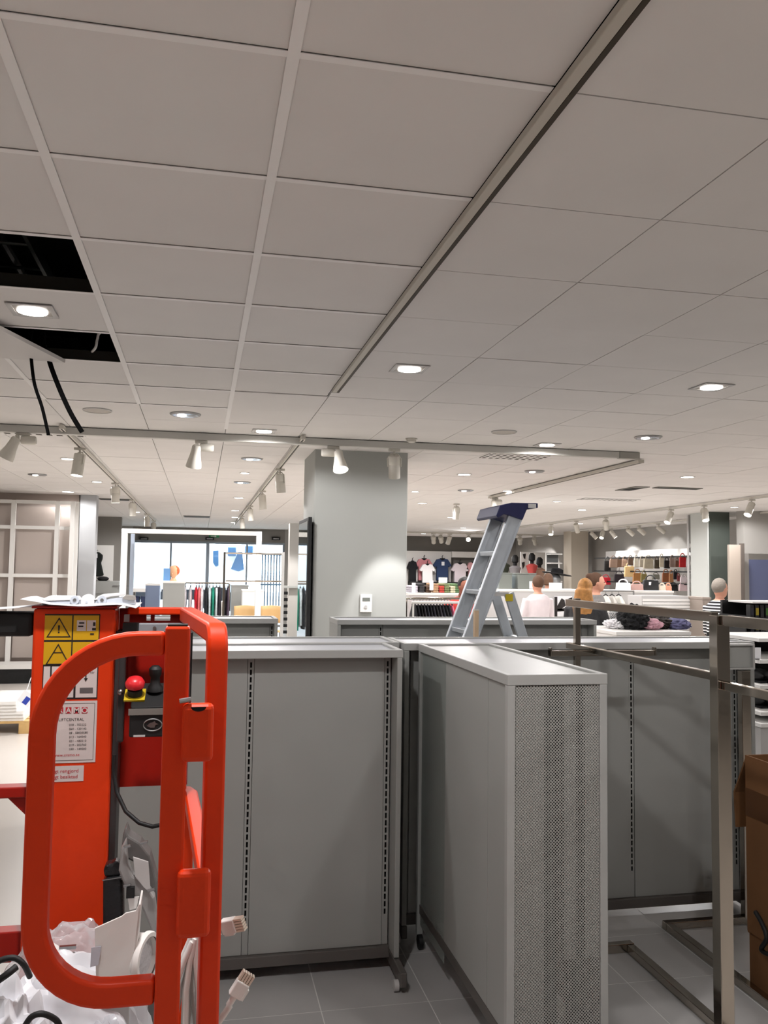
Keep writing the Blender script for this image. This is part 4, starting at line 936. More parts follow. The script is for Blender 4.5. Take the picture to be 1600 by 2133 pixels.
# ================================================================== TRACK SPOTLIGHTS
def spot(top, aim, kind, label, lit=True, power=0., cone=55, s=1., side=1):
    """top: point under the track; head hangs below and looks along aim"""
    top = Vector(top); aim = Vector(aim).normalized()
    t = thing('track_spotlight', label, 'spotlight', top, 'white track spotlights')
    bx('adapter', (top.x-.05*s, top.y-.016*s, top.z-.022*s), (top.x+.05*s, top.y+.016*s, top.z), M_fit, t, bevel=.003)
    if kind == 'bell':
        c = top+Vector((side*.045*s, -.01, -.058*s)); MB().lathe([(.030*s, 0), (.034*s, .008), (.034*s, .10*s), (.028*s, .11*s)], c-Vector((side*.055*s, 0, 0)), (side, 0, 0), 18).build('driver', M_fit, t, smooth=True)
        pv = top+Vector((-side*.035*s, -.045*s, -.045*s))
        prof = [(.026*s, 0), (.036*s, .012*s), (.038*s, .05*s), (.044*s, .09*s), (.058*s, .15*s), (.063*s, .185*s)]
        MB().lathe(prof, pv, aim, 24, True, False).build('lamp_head', M_fit, t, smooth=True); L, rr = .185*s, .058*s
        bx('knuckle', (pv.x-.012, pv.y-.006, pv.z-.01), (pv.x+.012, pv.y+.04*s, pv.z+.02), M_fit, t)
    else:
        MB().cyl(top-Vector((0, 0, .022*s)), top-Vector((0, 0, .075*s)), .009*s, n=10).build('stem', M_fit, t, smooth=True)
        pv = top-Vector((0, 0, .075*s))-aim*.02*s
        sd = aim.cross(Vector((0, 0, 1))); sd = Vector((1, 0, 0)) if sd.length < .1 else sd.normalized()
        MB().tube([pv+sd*.055*s+aim*.10*s, pv+sd*.058*s+aim*.03*s, pv+sd*.03*s-aim*.012*s, pv-sd*.03*s-aim*.012*s, pv-sd*.058*s+aim*.03*s, pv-sd*.055*s+aim*.10*s], .006*s, 6).build('yoke', M_fit, t, smooth=True)
        MB().lathe([(.02*s, 0), (.048*s, .004), (.05*s, .015*s), (.05*s, .075*s), (.0485*s, .078*s), (.05*s, .081*s), (.05*s, .20*s)], pv, aim, 22, True, False).build('lamp_head', M_fit, t, smooth=True); L, rr = .20*s, .047*s
    MB().lathe([(rr*.98, -.006), (rr*.96, .002)], pv+aim*(L-.006), aim, 22).build('lamp_lens', M_lens if lit else M_fit, t, smooth=True)
    if power: light('spot_lamp', 'SPOT', pv+aim*(L+.01), aim, SPOT_W*power, NEUT, t, .045, cone, .35)
    return t
zb1 = CEIL-.0625
def tx(px): 
    d = ray(px, 905); k = 7.13/d.y; return d.x*k
spot((tx(48), 7.13, zb1), (-.45, .1, -.9), 'bell', 'white bell shaped spotlight on the grey beam at the far left', True, .05, 60)
spot((tx(420), 7.13, zb1), (-.12, .35, -.9), 'bell', 'white bell shaped spotlight on the beam above the shop entrance', True, 1.2, 75)
spot((tx(695), 7.13, zb1), (.06, -.42, -.9), 'bell', 'lit white bell shaped spotlight on the beam in front of the pillar', True, .15, 60, side=-1)
spot((tx(822), 7.13, zb1), (.10, .36, -.95), 'can', 'white cylinder spotlight on the beam lighting the pillar', True, .36, 46)
names2 = ('first', 'second', 'third', 'fourth', 'fifth')
for k, (px, py) in enumerate(((583, 998), (546, 1045), (521, 1070), (504, 1083))):
    y = atx(px, py, .79).y; spot((.79, min(y, 20.), CEIL-.045), (.1, .1, -1), 'can', 'white cylinder spotlight, %s along the track left of the pillar' % names2[k], True, .5 if k < 2 else .3, 70)
for k, (px, py) in enumerate(((166, 955), (240, 1020), (276, 1054), (306, 1078), (326, 1096))):
    y = atx(px, py, -1.08).y; spot((-1.08, min(y, 20.3), CEIL-.045), (.05, .05, -1) if k else (-.1, -.1, -1), 'can', 'white cylinder spotlight, %s along the left hand track' % names2[k], True, .08 if k == 0 else .4, 80)
# cream track above the ladder
spot((4.09, 11.7, CEIL-.043), (.3, .4, -.9), 'bell', 'white bell shaped spotlight right above the blue ladder cap', False, 0)
p = at(951, 1056, 13.5); spot((p.x, 13.5, CEIL-.0005), (0, .2, -1), 'can', 'pale unlit spotlight between the pillar and the ladder', False)
# spots over the sales floor at the right
sp_list = [
 (1398, 1078, 7.5, (-.5, -.2, -.8), 'first large lit spotlight right of the ladder, left of the pale pillar side', .6), (1467, 1074, 7.5, (-.1, -.4, -.9), 'lit spotlight hanging before the top of the dark pillar', .6),
 (1566, 1054, 7.5, (-.5, -.2, -.8), 'lit spotlight at the right edge near the ceiling', .6), (1262, 1084, 7.5, (.3, .5, -.8), 'spotlight pair member above the blonde woman, nearer one', .6),
 (1200, 1094, 7.5, (.4, .4, -.8), 'lit spotlight above the far cream pillar, on the long track', .6), (1148, 1108, 7.5, (-.2, -.4, -.9), 'lit round faced spotlight between ladder and cream pillar', .4),
 (1232, 1117, 9.45, (.6, -.3, -.7), 'lit spotlight left of the handbag wall, lowest', .5), (1256, 1114, 9.45, (-.4, -.4, -.8), 'lit spotlight left of the handbag wall, second', .3),
 (1273, 1111, 9.45, (.5, -.3, -.8), 'lit spotlight left of the handbag wall, third', .3), (1308, 1108, 9.45, (.8, .1, -.6), 'spotlight over the left end of the handbag wall', .09),
 (1331, 1105, 9.45, (.8, 0, -.6), 'spotlight over the middle of the handbag wall', .09), (1371, 1102, 9.45, (.8, -.1, -.6), 'spotlight over the right end of the handbag wall', .09)]
for px, py, X, aim, lb, pw in sp_list:
    q_ = atx(px, py, X); spot((X, q_.y, CEIL-.045), aim, 'can', lb, True, pw, 75)
tk = thing('lighting_track', 'lighting track along the far back wall above the hanging shirts', 'track', (7.2, 23.6, CEIL))
bx('track_body', (5., 23.58, CEIL-.05), (10.2, 23.62, CEIL-.012), M_fit, tk); bx('track_slot', (5.01, 23.592, CEIL-.051), (10.19, 23.608, CEIL-.0502), M_web, tk)
for x in (5.5, 7.2, 8.9): bx('hanger', (x-.02, 23.585, CEIL-.0119), (x+.02, 23.615, CEIL-.0004), M_fit, tk)
for k, (px, aim, pw) in enumerate(((903, (.2, .6, -.7), .8), (918, (.3, .7, -.6), 0), (937, (-.1, .5, -.8), .8), (976, (-.3, -.9, -.3), .5), (1014, (.3, -.8, -.5), .3), (1083, (.3, .7, -.6), .8), (1113, (.4, .6, -.6), .6))):
    q_ = at(px, 1115, 23.6); spot((q_.x, 23.6, CEIL-.051), aim, 'can', ('spotlight on the far track, nearest to the pillar', 'small spotlight on the far track, second from the pillar', 'small spotlight on the far track, third from the pillar', 'glaring round spotlight on the far track facing the viewer', 'lit spotlight on the far track just left of the ladder', 'spotlight on the far track just right of the ladder', 'spotlight on the far track, farthest right')[k], True, pw, 80, s=1.25)

# ================================================================== LEFT BACKGROUND
fr = thing('wall_frame', 'white modular wall frame with square bays at the left wall', 'shelf frame', (-3., 13.4, 0))
YF_ = 13.4; zf0, zf1 = at(80, 1405, YF_).z, at(80, 1043, YF_).z
xs_ = [at(p_, 1150, YF_).x for p_ in (-75, 25, 117, 157)]
for k, x in enumerate(xs_): bx('upright', (x-.03, YF_-.03, .0), (x+.03, YF_+.03, zf1), M_white, fr)
for py in (1046, 1099, 1199, 1300):
    z = at(80, py, YF_).z
    for k in range(len(xs_)-1): bx('cross_rail', (xs_[k]+.031, YF_-.025, z-.025), (xs_[k+1]-.031, YF_+.025, z+.025), M_white, fr)
bx('front_upright', (xs_[-1]-.04, YF_-.36, 0), (xs_[-1]+.02, YF_-.30, zf1-.02), M_white, fr); bx('top_arm', (xs_[-1]-.03, YF_-.2995, zf1-.07), (xs_[-1]+.01, YF_-.031, zf1-.02), M_white, fr)
bx('base_shelf', (xs_[0], YF_-.5, .20), (xs_[-1]-.041, YF_-.031, .26), M_white, fr); bx('plinth', (xs_[0], YF_-.48, 0), (xs_[-1]-.041, YF_-.04, .1995), M_black, fr)
for k in range(3): bx('bay_panel', (xs_[k]+.035, YF_+.1, .3), (xs_[k+1]-.035, YF_+.12, zf1-.08), mat('bay_panel_mauve', (182, 170, 162), .8), fr)
pal = thing('pallet', 'wooden pallet on the beige floor at the left edge', 'pallet', (-2., 9.2, 0)); M_wood = mat('pallet_wood', (196, 160, 104), .8, var=.12, scale=12)
xp1 = at(62, 1500, 9.1).x; xp0 = xp1-1.2
for k in range(3): bx('pallet_block', (xp0+.55*k, 9.1, 0), (xp0+.55*k+.1, 9.9, .10), M_wood, pal)
for k in range(5): bx('pallet_board', (xp0, 9.1+.17*k, .1005), (xp1, 9.1+.17*k+.12, .122), M_wood, pal)
zs = .1225
for k in range(6):
    o = bx('board', (xp0+.02*k, 9.12-.015*k, zs), (xp1-.06+.018*(k % 3)-.02*k, 9.85, zs+.032), M_white, None); zs += .0335
    tag(o, ('bottom', 'second lowest', 'third lowest', 'third highest', 'second highest', 'top')[k]+' white board of the stack on the pallet', 'board', 'white boards on the pallet')
tg = thing('price_tag', 'white tag with blue print hanging beside the boards on the pallet', 'tag', at(52, 1460, 8.9)); 
c = at(55, 1455, 9.05); MB().obox(c, (.035, 0, .05), (-.05, 0, .035), (0, .003, 0)).build('tag_card', M_paper, tg); MB().obox(c+Vector((0, -.004, -.02)), (.022, 0, .03), (-.02, 0, .014), (0, .0008, 0)).build('tag_print', mat('print_blue', (44, 66, 170), .6), tg)
MB().tube([c+Vector((0, 0, .08)), c+Vector((.03, .03, .2))], .004, 6).build('tag_string', M_paper, tg)
wd = at(251, 1150, 20.).x
struct(bx('wall_fitting', (X0, 20., 0), (wd, 20.2, CEIL+.2), M_wallD))
pnl = thing('display_backdrop', 'white back panel behind the hanging black dress', 'panel', (wd-.5, 19.95, 0)); a, b = at(186, 1215, 19.9), at(237, 1136, 19.9)
bx('panel_board', (a.x, 19.93, a.z), (b.x, 19.99, b.z), M_white, pnl, bevel=.004); bx('panel_hook', (at(203, 1147, 19.9).x-.01, 19.80, at(203, 1147, 19.9).z), (at(203, 1147, 19.9).x+.01, 19.9295, at(203, 1147, 19.9).z+.015), M_steel, pnl)
def cloth_poly(nm, pts, Y, dep, m, par, sub=0, label=None):
    P = [at(a, b, Y) for a, b in pts]
    return MB().prism([(p.x, p.z) for p in P], (0, Y, 0), (1, 0, 0), (0, 0, 1), (0, dep, 0)).build(nm, m, par, bevel=dep*.3, smooth=True)
dr_ = thing('dress', 'black dress on a hanger against the white panel at far left', 'dress', at(205, 1200, 19.8))
cloth_poly('dress_body', [(196, 1200), (197, 1172), (194, 1160), (196, 1151), (201, 1149), (206, 1150), (214, 1156), (213, 1165), (210, 1172), (216, 1199), (206, 1201)], 19.78, .1, mat('dress_black', (18, 24, 22), .9), dr_)
cloth_poly('dress_print', [(199, 1154), (203, 1153), (203, 1162), (199, 1162)], 19.775, .004, M_paper, dr_)
cab = thing('low_cabinet', 'grey low cabinet under the hanging black dress', 'cabinet', at(222, 1240, 18.6)); a, b = at(192, 1240, 18.6), at(249, 1211, 18.6)
bx('cabinet_body', (a.x, 18.6, 0), (b.x, 19.2, b.z), M_grey, cab, bevel=.005); bx('cabinet_drawer', (a.x+.03, 18.585, b.z-.25), (b.x-.03, 18.5995, b.z-.04), M_grey, cab); bx('drawer_pull', (a.x+.4, 18.57, b.z-.10), (a.x+.8, 18.5845, b.z-.085), M_steel, cab)
shn = thing('shoe', 'pair member black shoe on the grey low cabinet', 'shoe', at(216, 1209, 18.7)); c = at(214, 1210, 18.7); MB().ball((c.x, 18.75, b.z+.05), (.12, .06, .05), 12, 6).build('shoe_upper', M_blackcloth, shn, smooth=True); bx('shoe_sole', (c.x-.13, 18.70, b.z), (c.x+.13, 18.80, b.z+.012), M_black, shn)
# white portal frame
pf = thing('portal_frame', 'large white portal frame standing before the shop windows', 'frame', (0, 12, 0)); YP = 12.
a, b, zq = at(252, 1150, YP).x, at(540, 1150, YP).x, at(400, 1104, YP).z; zq2 = at(400, 1113, YP).z
bx('frame_head', (a, YP, zq2), (b+.03, YP+.1, zq), M_white, pf, bevel=.004); bx('frame_post', (a, YP, 0), (a+.075, YP+.1, zq2-.0005), M_white, pf, bevel=.004); bx('frame_post', (b-.04, YP, 0), (b+.03, YP+.1, zq2-.0005), M_white, pf, bevel=.004)
bx('frame_post_inner', (a+.10, YP+.25, 0), (a+.15, YP+.32, zq2), mat('post_bluegrey', (150, 160, 174), .5), pf)
def boxy(name, px0_, px1_, py0, py1, Y, depth, m, label, cat, z0=0., topm=None, extra=None):
    a, b = at(px0_, py1, Y), at(px1_, py0, Y); t = thing(name, label, cat, ((a.x+b.x)/2, Y, z0))
    bx('carcass', (a.x+.008, Y+.008, z0+.0005), (b.x-.008, Y+depth, b.z-.032), m, t)
    bx('worktop', (a.x, Y, b.z-.0315), (b.x, Y+depth+.005, b.z), topm or m, t, bevel=.003)
    bx('front_board', (a.x+.03, Y+.001, z0+.1), (b.x-.03, Y+.0075, b.z-.06), m, t); return a.x, b.x, b.z
boxy('display_cabinet', 336, 386, 1211, 1290, 13.6, .5, M_grey, 'grey display cabinet with a mannequin head on top before the windows', 'cabinet', topm=M_white)
x_, _, zc_ = boxy('glass_cabinet', 300, 334, 1216, 1290, 15.5, .4, mat('cabinet_bluegrey', (120, 134, 160), .4), 'bluish glass cabinet left of the grey display cabinet', 'cabinet', topm=M_white)
mh = thing('mannequin_head', 'orange wigged mannequin head on the grey display cabinet', 'mannequin head', at(361, 1211, 13.8)); c = at(361, 1211, 13.8)
MB().lathe([(.055, 0), (.05, .02), (.03, .05), (.034, .07), (.06, .10), (.075, .15), (.07, .2), (.04, .235), (.01, .245)], (c.x, 13.8, c.z), (0, 0, 1), 18).build('head_form', mat('skin_form', (226, 170, 130), .6), mh, smooth=True)
MB().ball((c.x+.01, 13.82, c.z+.165), (.085, .085, .085), 14, 8).build('wig', mat('wig_orange', (206, 96, 50), .8, bump=.6, scale=40), mh, smooth=True)
MB().ball((c.x-.02, 13.735, c.z+.12), (.012, .02, .016), 8, 6).build('nose', mat('skin_form', (226, 170, 130), .6), mh, smooth=True)
t = thing('brochure_stand', 'small blue brochure stand left of the mannequin head', 'stand', at(347, 1211, 13.75)); c = at(347, 1211, 13.75); bx('stand_card', (c.x-.05, 13.74, c.z), (c.x+.05, 13.755, c.z+.2), mat('card_blue', (110, 160, 214), .5), t); bx('stand_foot', (c.x-.055, 13.70, c.z), (c.x+.055, 13.7395, c.z+.012), M_white, t)
sh_ = thing('window_table', 'white table with dark boxes by the left window', 'table', (at(290, 1230, 18).x, 18, 0)); a, b = at(272, 1232, 18), at(334, 1226, 18)
bx('table_top', (a.x, 18, a.z-.01), (b.x, 18.6, b.z), M_white, sh_); bx('table_shelf', (a.x, 18.02, .45), (b.x, 18.58, .49), M_white, sh_)
for x in (a.x+.04, b.x-.04): bx('table_leg', (x-.025, 18.02, 0), (x+.025, 18.07, .449), M_white, sh_); bx('table_leg', (x-.025, 18.5, .491), (x+.025, 18.55, a.z-.011), M_white, sh_)
for k, (p0_, p1_) in enumerate(((274, 290), (293, 310), (313, 328))): bx('dark_box', (at(p0_, 1240, 18.1).x, 18.1, .4905), (at(p1_, 1240, 18.1).x, 18.45, a.z-.1), mat('box_navy', (48, 60, 96), .6), sh_)
# rail of coloured clothes
def garment(name, x, Y, ztop, length, w, m, label, group, depth=.42, alongx=True):
    t = thing(name, label, 'garment', (x, Y, ztop-length), group); n = 7
    def f(u, v):
        a = 2*PI*u; k = .35+.65*min(1, v*5)
        return (x+math.cos(a)*w/2*(1+.12*math.sin(9*v+x*7))*(.6+.4*min(1, v*6)), Y+math.sin(a)*depth/2*k*(1+.06*math.sin(3*a+v*6+x*11)), ztop-length*v)
    b = MB(); b.surf(f, 16, n); b.add([f(i/16, 1) for i in range(16)], [tuple(range(16))]); b.add([f(i/16, 0) for i in range(16)], [tuple(reversed(range(16)))])
    b.build('fabric', m, t, smooth=True, sharp=70)
    MB().tube([(x, Y-depth*.17, ztop+.005), (x, Y, ztop+.03), (x, Y+depth*.17, ztop+.005)], .008, 6).build('hanger', M_black, t, smooth=True)
    MB().tube([(x, Y, ztop+.03), (x, Y, ztop+.06), (x+.01, Y+.012, ztop+.072)], .004, 6).build('hanger_hook', M_steel, t); return t
def clothes_rail(Y, pxa, pxb, py, label, posts=True):
    a, b = at(pxa, py, Y), at(pxb, py, Y); t = thing('clothes_rail', label, 'clothes rail', ((a.x+b.x)/2, Y, 0))
    MB().cyl((a.x, Y, a.z), (b.x, Y, a.z), .014, n=10).build('hanging_tube', M_chrome, t, smooth=True)
    for x in (a.x, b.x):
        MB().cyl((x, Y, 0.03), (x, Y, a.z-.0145), .014, n=10).build('post', M_chrome, t, smooth=True); bx('foot', (x-.02, Y-.25, 0), (x+.02, Y+.25, .03), M_chrome, t)
    return a.z, a.x, b.x
zr_, _, _ = clothes_rail(15., 386, 478, 1214, 'chrome rail of coloured clothes before the shop windows')
gcol = [(386, (186, 182, 186), 'grey'), (397, (198, 194, 196), 'pale grey'), (409, (200, 28, 48), 'red'), (415, (226, 120, 120), 'pink'), (421, (232, 228, 230), 'white'), (430, (30, 34, 38), 'black'), (437, (196, 206, 210), 'silver grey'), (444, (20, 128, 104), 'green'), (451, (200, 206, 210), 'light grey'), (458, (34, 28, 36), 'charcoal'), (468, (26, 22, 30), 'dark plum'), (475, (60, 44, 60), 'mauve black')]
for px, cc_, nm in gcol:
    x = at(px, 1220, 15.).x; garment('hanging_garment', x, 15., zr_-.075, .62+.1*random.random(), .062, mat('cloth_'+nm.replace(' ', '_'), cc_, .9, var=.15, scale=25), nm+' garment hanging on the rail before the shop windows', 'clothes on the window rail')
boxy('white_plinth', 428, 478, 1254, 1290, 17., .5, M_white, 'white display plinth below the rail of coloured clothes', 'plinth')
boxy('grey_cabinet', 480, 519, 1219, 1290, 19., .5, M_grey, 'tall grey cabinet right of the coloured clothes', 'cabinet')
boxy('white_cabinet', 503, 551, 1229, 1290, 18.2, .5, M_white, 'white cabinet inside the right post of the portal frame', 'cabinet')
rk3 = thing('display_rack', 'thin chrome display rack frame left of the standing mirror', 'rack', (1., 10.6, 0)); Yr = 10.6
P_ = lambda a, b: at(a, b, Yr)
for px, py in ((468, 1150), (590, 1150)):
    c = P_(px, py); MB().cyl((c.x, Yr, 0), (c.x, Yr, c.z), .012, n=8).build('rack_post', M_chrome, rk3, smooth=True)
for py in (1150, 1208):
    a, b = P_(468, py), P_(606, py); MB().cyl((a.x+.013, Yr, a.z-.012), (P_(590, py).x-.013, Yr, a.z-.012), .010, n=8).build('rack_bar', M_chrome, rk3, smooth=True)
def chair(px, Y, label):
    c = at(px, 1285, Y); x = c.x; t = thing('wooden_chair', label, 'chair', (x, Y, 0), 'pale wooden chairs'); mw = mat('birch', (224, 186, 130), .5)
    zt_ = at(px, 1262, Y).z
    MB().surf(lambda u, v: (x-.21+.42*u, Y+.2+.07*math.cos(PI*(u-.5)), zt_-.33+.33*v-.03*abs(u-.5)), 10, 4).build('backrest', mw, t, smooth=True, solid=.012)
    bx('seat', (x-.21, Y-.2, .44), (x+.21, Y+.2, .465), mw, t, bevel=.01)
    for sx in (-.17, .17):
        for sy in (-.17, .17): MB().cyl((x+sx, Y+sy, 0), (x+sx*.9, Y+sy*.9, .4395), .012, n=8).build('leg', M_steel, t, smooth=True)
        MB().cyl((x+sx, Y+.20, .466), (x+sx, Y+.235, zt_-.2), .010, n=8).build('back_post', M_steel, t, smooth=True)
# chairs with backs visible above the far shelf unit
chair(512, 16.2, 'pale wooden chair left of the white frame post'); chair(568, 16.6, 'pale wooden chair right of the white frame post')
# standing grey board, mirror
a, b = at(602, 1200, 9.6), at(624, 1090, 9.6)
t = thing('partition_board', 'narrow grey board standing left of the mirror', 'board', ((a.x+b.x)/2, 9.7, 0)); bx('board_panel', (a.x, 9.6, .02), (b.x, 9.75, b.z), M_wall, t, bevel=.004); bx('board_foot', (a.x-.03, 9.5, 0), (b.x+.03, 9.85, .0195), M_plinth, t)
zq = at(600, 1222, 9.5).z; bx('board_bracket', (at(586, 1222, 9.58).x, 9.56, zq-.015), (b.x, 9.5995, zq+.01), M_grey, t)
zq = at(636, 1080, 7.95).z
t = thing('standing_mirror', 'tall dark framed mirror leaning on the left side of the broad pillar', 'mirror', (.94, 8.1, 0))
bx('mirror_frame', (.935, 7.70, .05), (.968, 8.45, zq), M_black, t, bevel=.003); bx('mirror_glass', (.930, 7.735, .09), (.9345, 8.415, zq-.035), mat('mirror_silver', (214, 218, 220), .02, metal=1), t); bx('mirror_foot', (.92, 7.69, 0), (.985, 8.46, .0495), M_black, t)
t = thing('slotted_post', 'white slotted shelf post left of the pillar with black brackets', 'post', at(594, 1300, 7.4)); c = at(593, 1300, 7.4)
bx('post_body', (c.x-.035, 7.4, 0), (c.x-.012, 7.44, at(593, 1150, 7.4).z), M_white, t)
for k in range(7): bx('bracket', (c.x-.011, 7.4, c.z-.08+.055*k), (c.x+.022, 7.43, c.z-.055+.055*k), M_black, t)
# ================================================================== RIGHT BACKGROUND: sales floor
M_skin = mat('skin_light', (205, 150, 125), .6); M_skinD = mat('skin_tan', (140, 84, 62), .6)
def loft(b, rings, n=16):
    v = []; f = []
    for (x, y, z, rx, ry) in rings: v += [(x+rx*math.cos(2*PI*i/n), y+ry*math.sin(2*PI*i/n), z) for i in range(n)]
    for k in range(len(rings)-1):
        for i in range(n): j = (i+1) % n; f.append((k*n+i, k*n+j, (k+1)*n+j, (k+1)*n+i))
    f += [tuple(reversed(range(n))), tuple((len(rings)-1)*n+i for i in range(n))]; b.add(v, f)
def fuse(o, vox, sm=6):
    r = o.modifiers.new('fuse', 'REMESH'); r.mode = 'VOXEL'; r.voxel_size = vox; r.use_smooth_shade = True
    s = o.modifiers.new('soft', 'SMOOTH'); s.factor = .5; s.iterations = sm
def person(px, pytop, Y, rz, label, shirt, trousers, hair, hairstyle='short', skin=None, elbows=((-.05, -.04), (-.05, -.04)), hands=((-.26, .0), (-.26, .0)), lean=0., nod=0., long_sleeve=True, H=None, stripes=False):
    """stands on the floor; local -Y is the way the person faces"""
    c = at(px, pytop, Y); H = H or c.z; k = H/1.65
    t = thing('person', label, 'person', (c.x, Y, 0), None, rz); skin = skin or M_skin
    def L(z): return -lean*max(0, z-.9*k)       # forward lean
    b = MB()
    loft(b, [(0, L(z*k), z*k, rx*k, ry*k) for z, rx, ry in ((.78, .155, .11), (.86, .165, .115), (.98, .14, .10), (1.10, .145, .105), (1.22, .165, .11), (1.32, .17, .10), (1.38, .11, .075), (1.41, .055, .055))])
    hz = 1.41*k; hy = L(hz)
    b.tube([(0, hy, hz-.03), (0, hy-.015-nod*.03, hz+.07*k)], [.052*k, .05*k], 12)
    hc = Vector((0, hy-.02*k-nod*.06, 1.535*k-nod*.02))
    b.ball(hc, (.073*k, .092*k, .112*k), 18, 12); b.ball(hc+Vector((0, -.03*k, -.06*k)), (.052*k, .055*k, .05*k), 14, 8)
    b.ball(hc+Vector((0, -.095*k, -.012*k)), (.012*k, .016*k, .022*k), 8, 6)
    for s in (-1, 1): b.ball(hc+Vector((s*.075*k, .005*k, -.005*k)), (.010*k, .018*k, .028*k), 8, 6)
    arms = []
    for i, s in enumerate((-1, 1)):
        sh = Vector((s*.175*k, L(1.33*k), 1.325*k)); el = sh+Vector((s*.06*k, elbows[i][0]*k, -.27*k+elbows[i][1]*k)); wr = el+Vector((-s*.03*k, hands[i][0]*k, -.23*k+hands[i][1]*k))
        if (wr-el).length > .27*k: wr = el+(wr-el).normalized()*.26*k
        b.tube([sh, sh.lerp(el, .5), el, el.lerp(wr, .4), wr], [.05*k, .044*k, .037*k, .036*k, .025*k], 12)
        dh = (wr-el).normalized(); sd = dh.cross(Vector((0, 0, 1))); sd = (Vector((1, 0, 0)) if sd.length < .1 else sd.normalized()); pm = wr+dh*.045*k
        b.obox(pm, dh*.045*k, sd*.036*k, dh.cross(sd)*.012*k)
        for q_, (o_, ln) in enumerate(((-.028, .06), (-.0095, .072), (.0095, .068), (.028, .052))):
            p0 = pm+dh*.04*k+sd*o_*k; b.tube([p0, p0+dh*ln*.55*k, p0+dh*ln*k+Vector((0, 0, -.012*k))], [.0095*k, .009*k, .0075*k], 7)
        p0 = pm-dh*.02*k+sd*(-s)*.034*k; b.tube([p0, p0+dh*.03*k+sd*(-s)*.02*k, p0+dh*.06*k+sd*(-s)*.022*k], [.011*k, .010*k, .008*k], 7)
        arms.append((sh, el, wr))
    for s in (-1, 1):
        b.tube([(s*.085*k, 0, .86*k), (s*.09*k, -.01, .65*k), (s*.09*k, -.015, .47*k), (s*.09*k, 0, .30*k), (s*.09*k, .015, .09*k)], [.095*k, .082*k, .058*k, .056*k, .036*k], 12)
        b.tube([(s*.09*k, .03*k, .035), (s*.095*k, -.08*k, .03), (s*.10*k, -.17*k, .024)], [.034*k, .034*k, .022], 10)
    o = b.build('body', skin, t, local=True); fuse(o, .0085, 4)
    for s in (-1, 1): MB().ball(hc+Vector((s*.03*k, -.082*k, .008*k)), (.011*k, .008*k, .006*k), 8, 6).build('eye', M_black, t, local=True)
    MB().ball(hc+Vector((0, -.083*k, -.058*k)), (.024*k, .008*k, .006*k), 8, 6).build('mouth', mat('lips', (150, 70, 66), .6), t, local=True)
    b = MB(); g = .016*k
    loft(b, [(0, L(z*k), z*k, rx*k+g, ry*k+g) for z, rx, ry in ((.83, .162, .115), (.92, .16, .115), (1.02, .148, .108), (1.12, .148, .108), (1.22, .165, .11), (1.32, .172, .10), (1.375, .115, .08), (1.395, .07, .066))])
    for sh, el, wr in arms: b.tube([sh, sh.lerp(el, .5), el]+([el.lerp(wr, .5), wr] if long_sleeve else []), [.062*k, .058*k, .050*k]+([.047*k, .038*k] if long_sleeve else []), 12)
    o = b.build('shirt', shirt, t, local=True); fuse(o, .012, 5)
    b = MB()
    loft(b, [(0, 0, .74*k, .15*k, .115*k), (0, 0, .86*k, .18*k, .132*k), (0, 0, .97*k, .152*k, .112*k)])
    for s in (-1, 1): b.tube([(s*.085*k, 0, .86*k), (s*.09*k, -.01, .65*k), (s*.09*k, -.015, .47*k), (s*.09*k, 0, .30*k), (s*.09*k, .015, .08*k)], [.108*k, .096*k, .076*k, .07*k, .062*k], 12)
    o = b.build('trousers', trousers, t, local=True); fuse(o, .014, 4)
    for s in (-1, 1): MB().tube([(s*.09*k, .045*k, .045), (s*.095*k, -.08*k, .042), (s*.10*k, -.185*k, .03)], [.042*k, .044*k, .03], 10).build('shoe', M_black, t, local=True, smooth=True)
    b = MB(); b.ball(hc+Vector((0, .018*k, .028*k)), (.084*k, .098*k, .102*k), 18, 12)
    if hairstyle == 'long':
        loft(b, [(0, hy+.06*k, z*k, rx*k, ry*k) for z, rx, ry in ((1.02, .085, .025), (1.12, .125, .04), (1.25, .135, .06), (1.36, .125, .07), (1.45, .105, .08), (1.54, .09, .085))])
    elif hairstyle == 'bun': b.ball(hc+Vector((0, .09*k, .07*k)), (.05*k, .05*k, .048*k), 12, 8)
    elif hairstyle == 'bob': loft(b, [(0, hy+.03*k, z*k, .085*k, .075*k) for z in (1.46, 1.52, 1.56)])
    o = b.build('hair', hair, t, local=True); fuse(o, .012, 4)
    # keep the face free: cut hair in front with a boolean-free trim (push front hair back)
    for v in o.data.vertices:
        if v.co.y < hc.y-.035*k and v.co.z < hc.z+.055*k: v.co.y = hc.y-.02*k
    return t
H_br = mat('hair_brown', (84, 58, 40), .8, bump=.5, scale=60); H_bl = mat('hair_blonde', (176, 124, 66), .7, var=.25, scale=30, bump=.5); H_gr = mat('hair_grey', (140, 132, 122), .8, bump=.5, scale=60); H_dk = mat('hair_black', (22, 20, 20), .6)
S_red = mat('shirt_coral', (216, 78, 72), .9); S_wh = mat('shirt_white', (232, 220, 222), .9, var=.04, scale=10); S_dk = mat('shirt_charcoal', (50, 50, 52), .9, var=.2, scale=40); S_gr = mat('shirt_grey', (120, 118, 116), .9, var=.15, scale=60)
S_st = mat('shirt_stripes', (230, 230, 230), .9); nt = S_st.node_tree; wv_ = nt.nodes.new('ShaderNodeTexWave'); wv_.bands_direction = 'Z'; wv_.inputs['Scale'].default_value = 9.; tc_ = nt.nodes.new('ShaderNodeTexCoord'); cr_ = nt.nodes.new('ShaderNodeValToRGB'); cr_.color_ramp.interpolation = 'CONSTANT'
cr_.color_ramp.elements[0].color = (.01, .01, .012, 1); cr_.color_ramp.elements[1].position = .62; cr_.color_ramp.elements[1].color = (.8, .8, .8, 1)
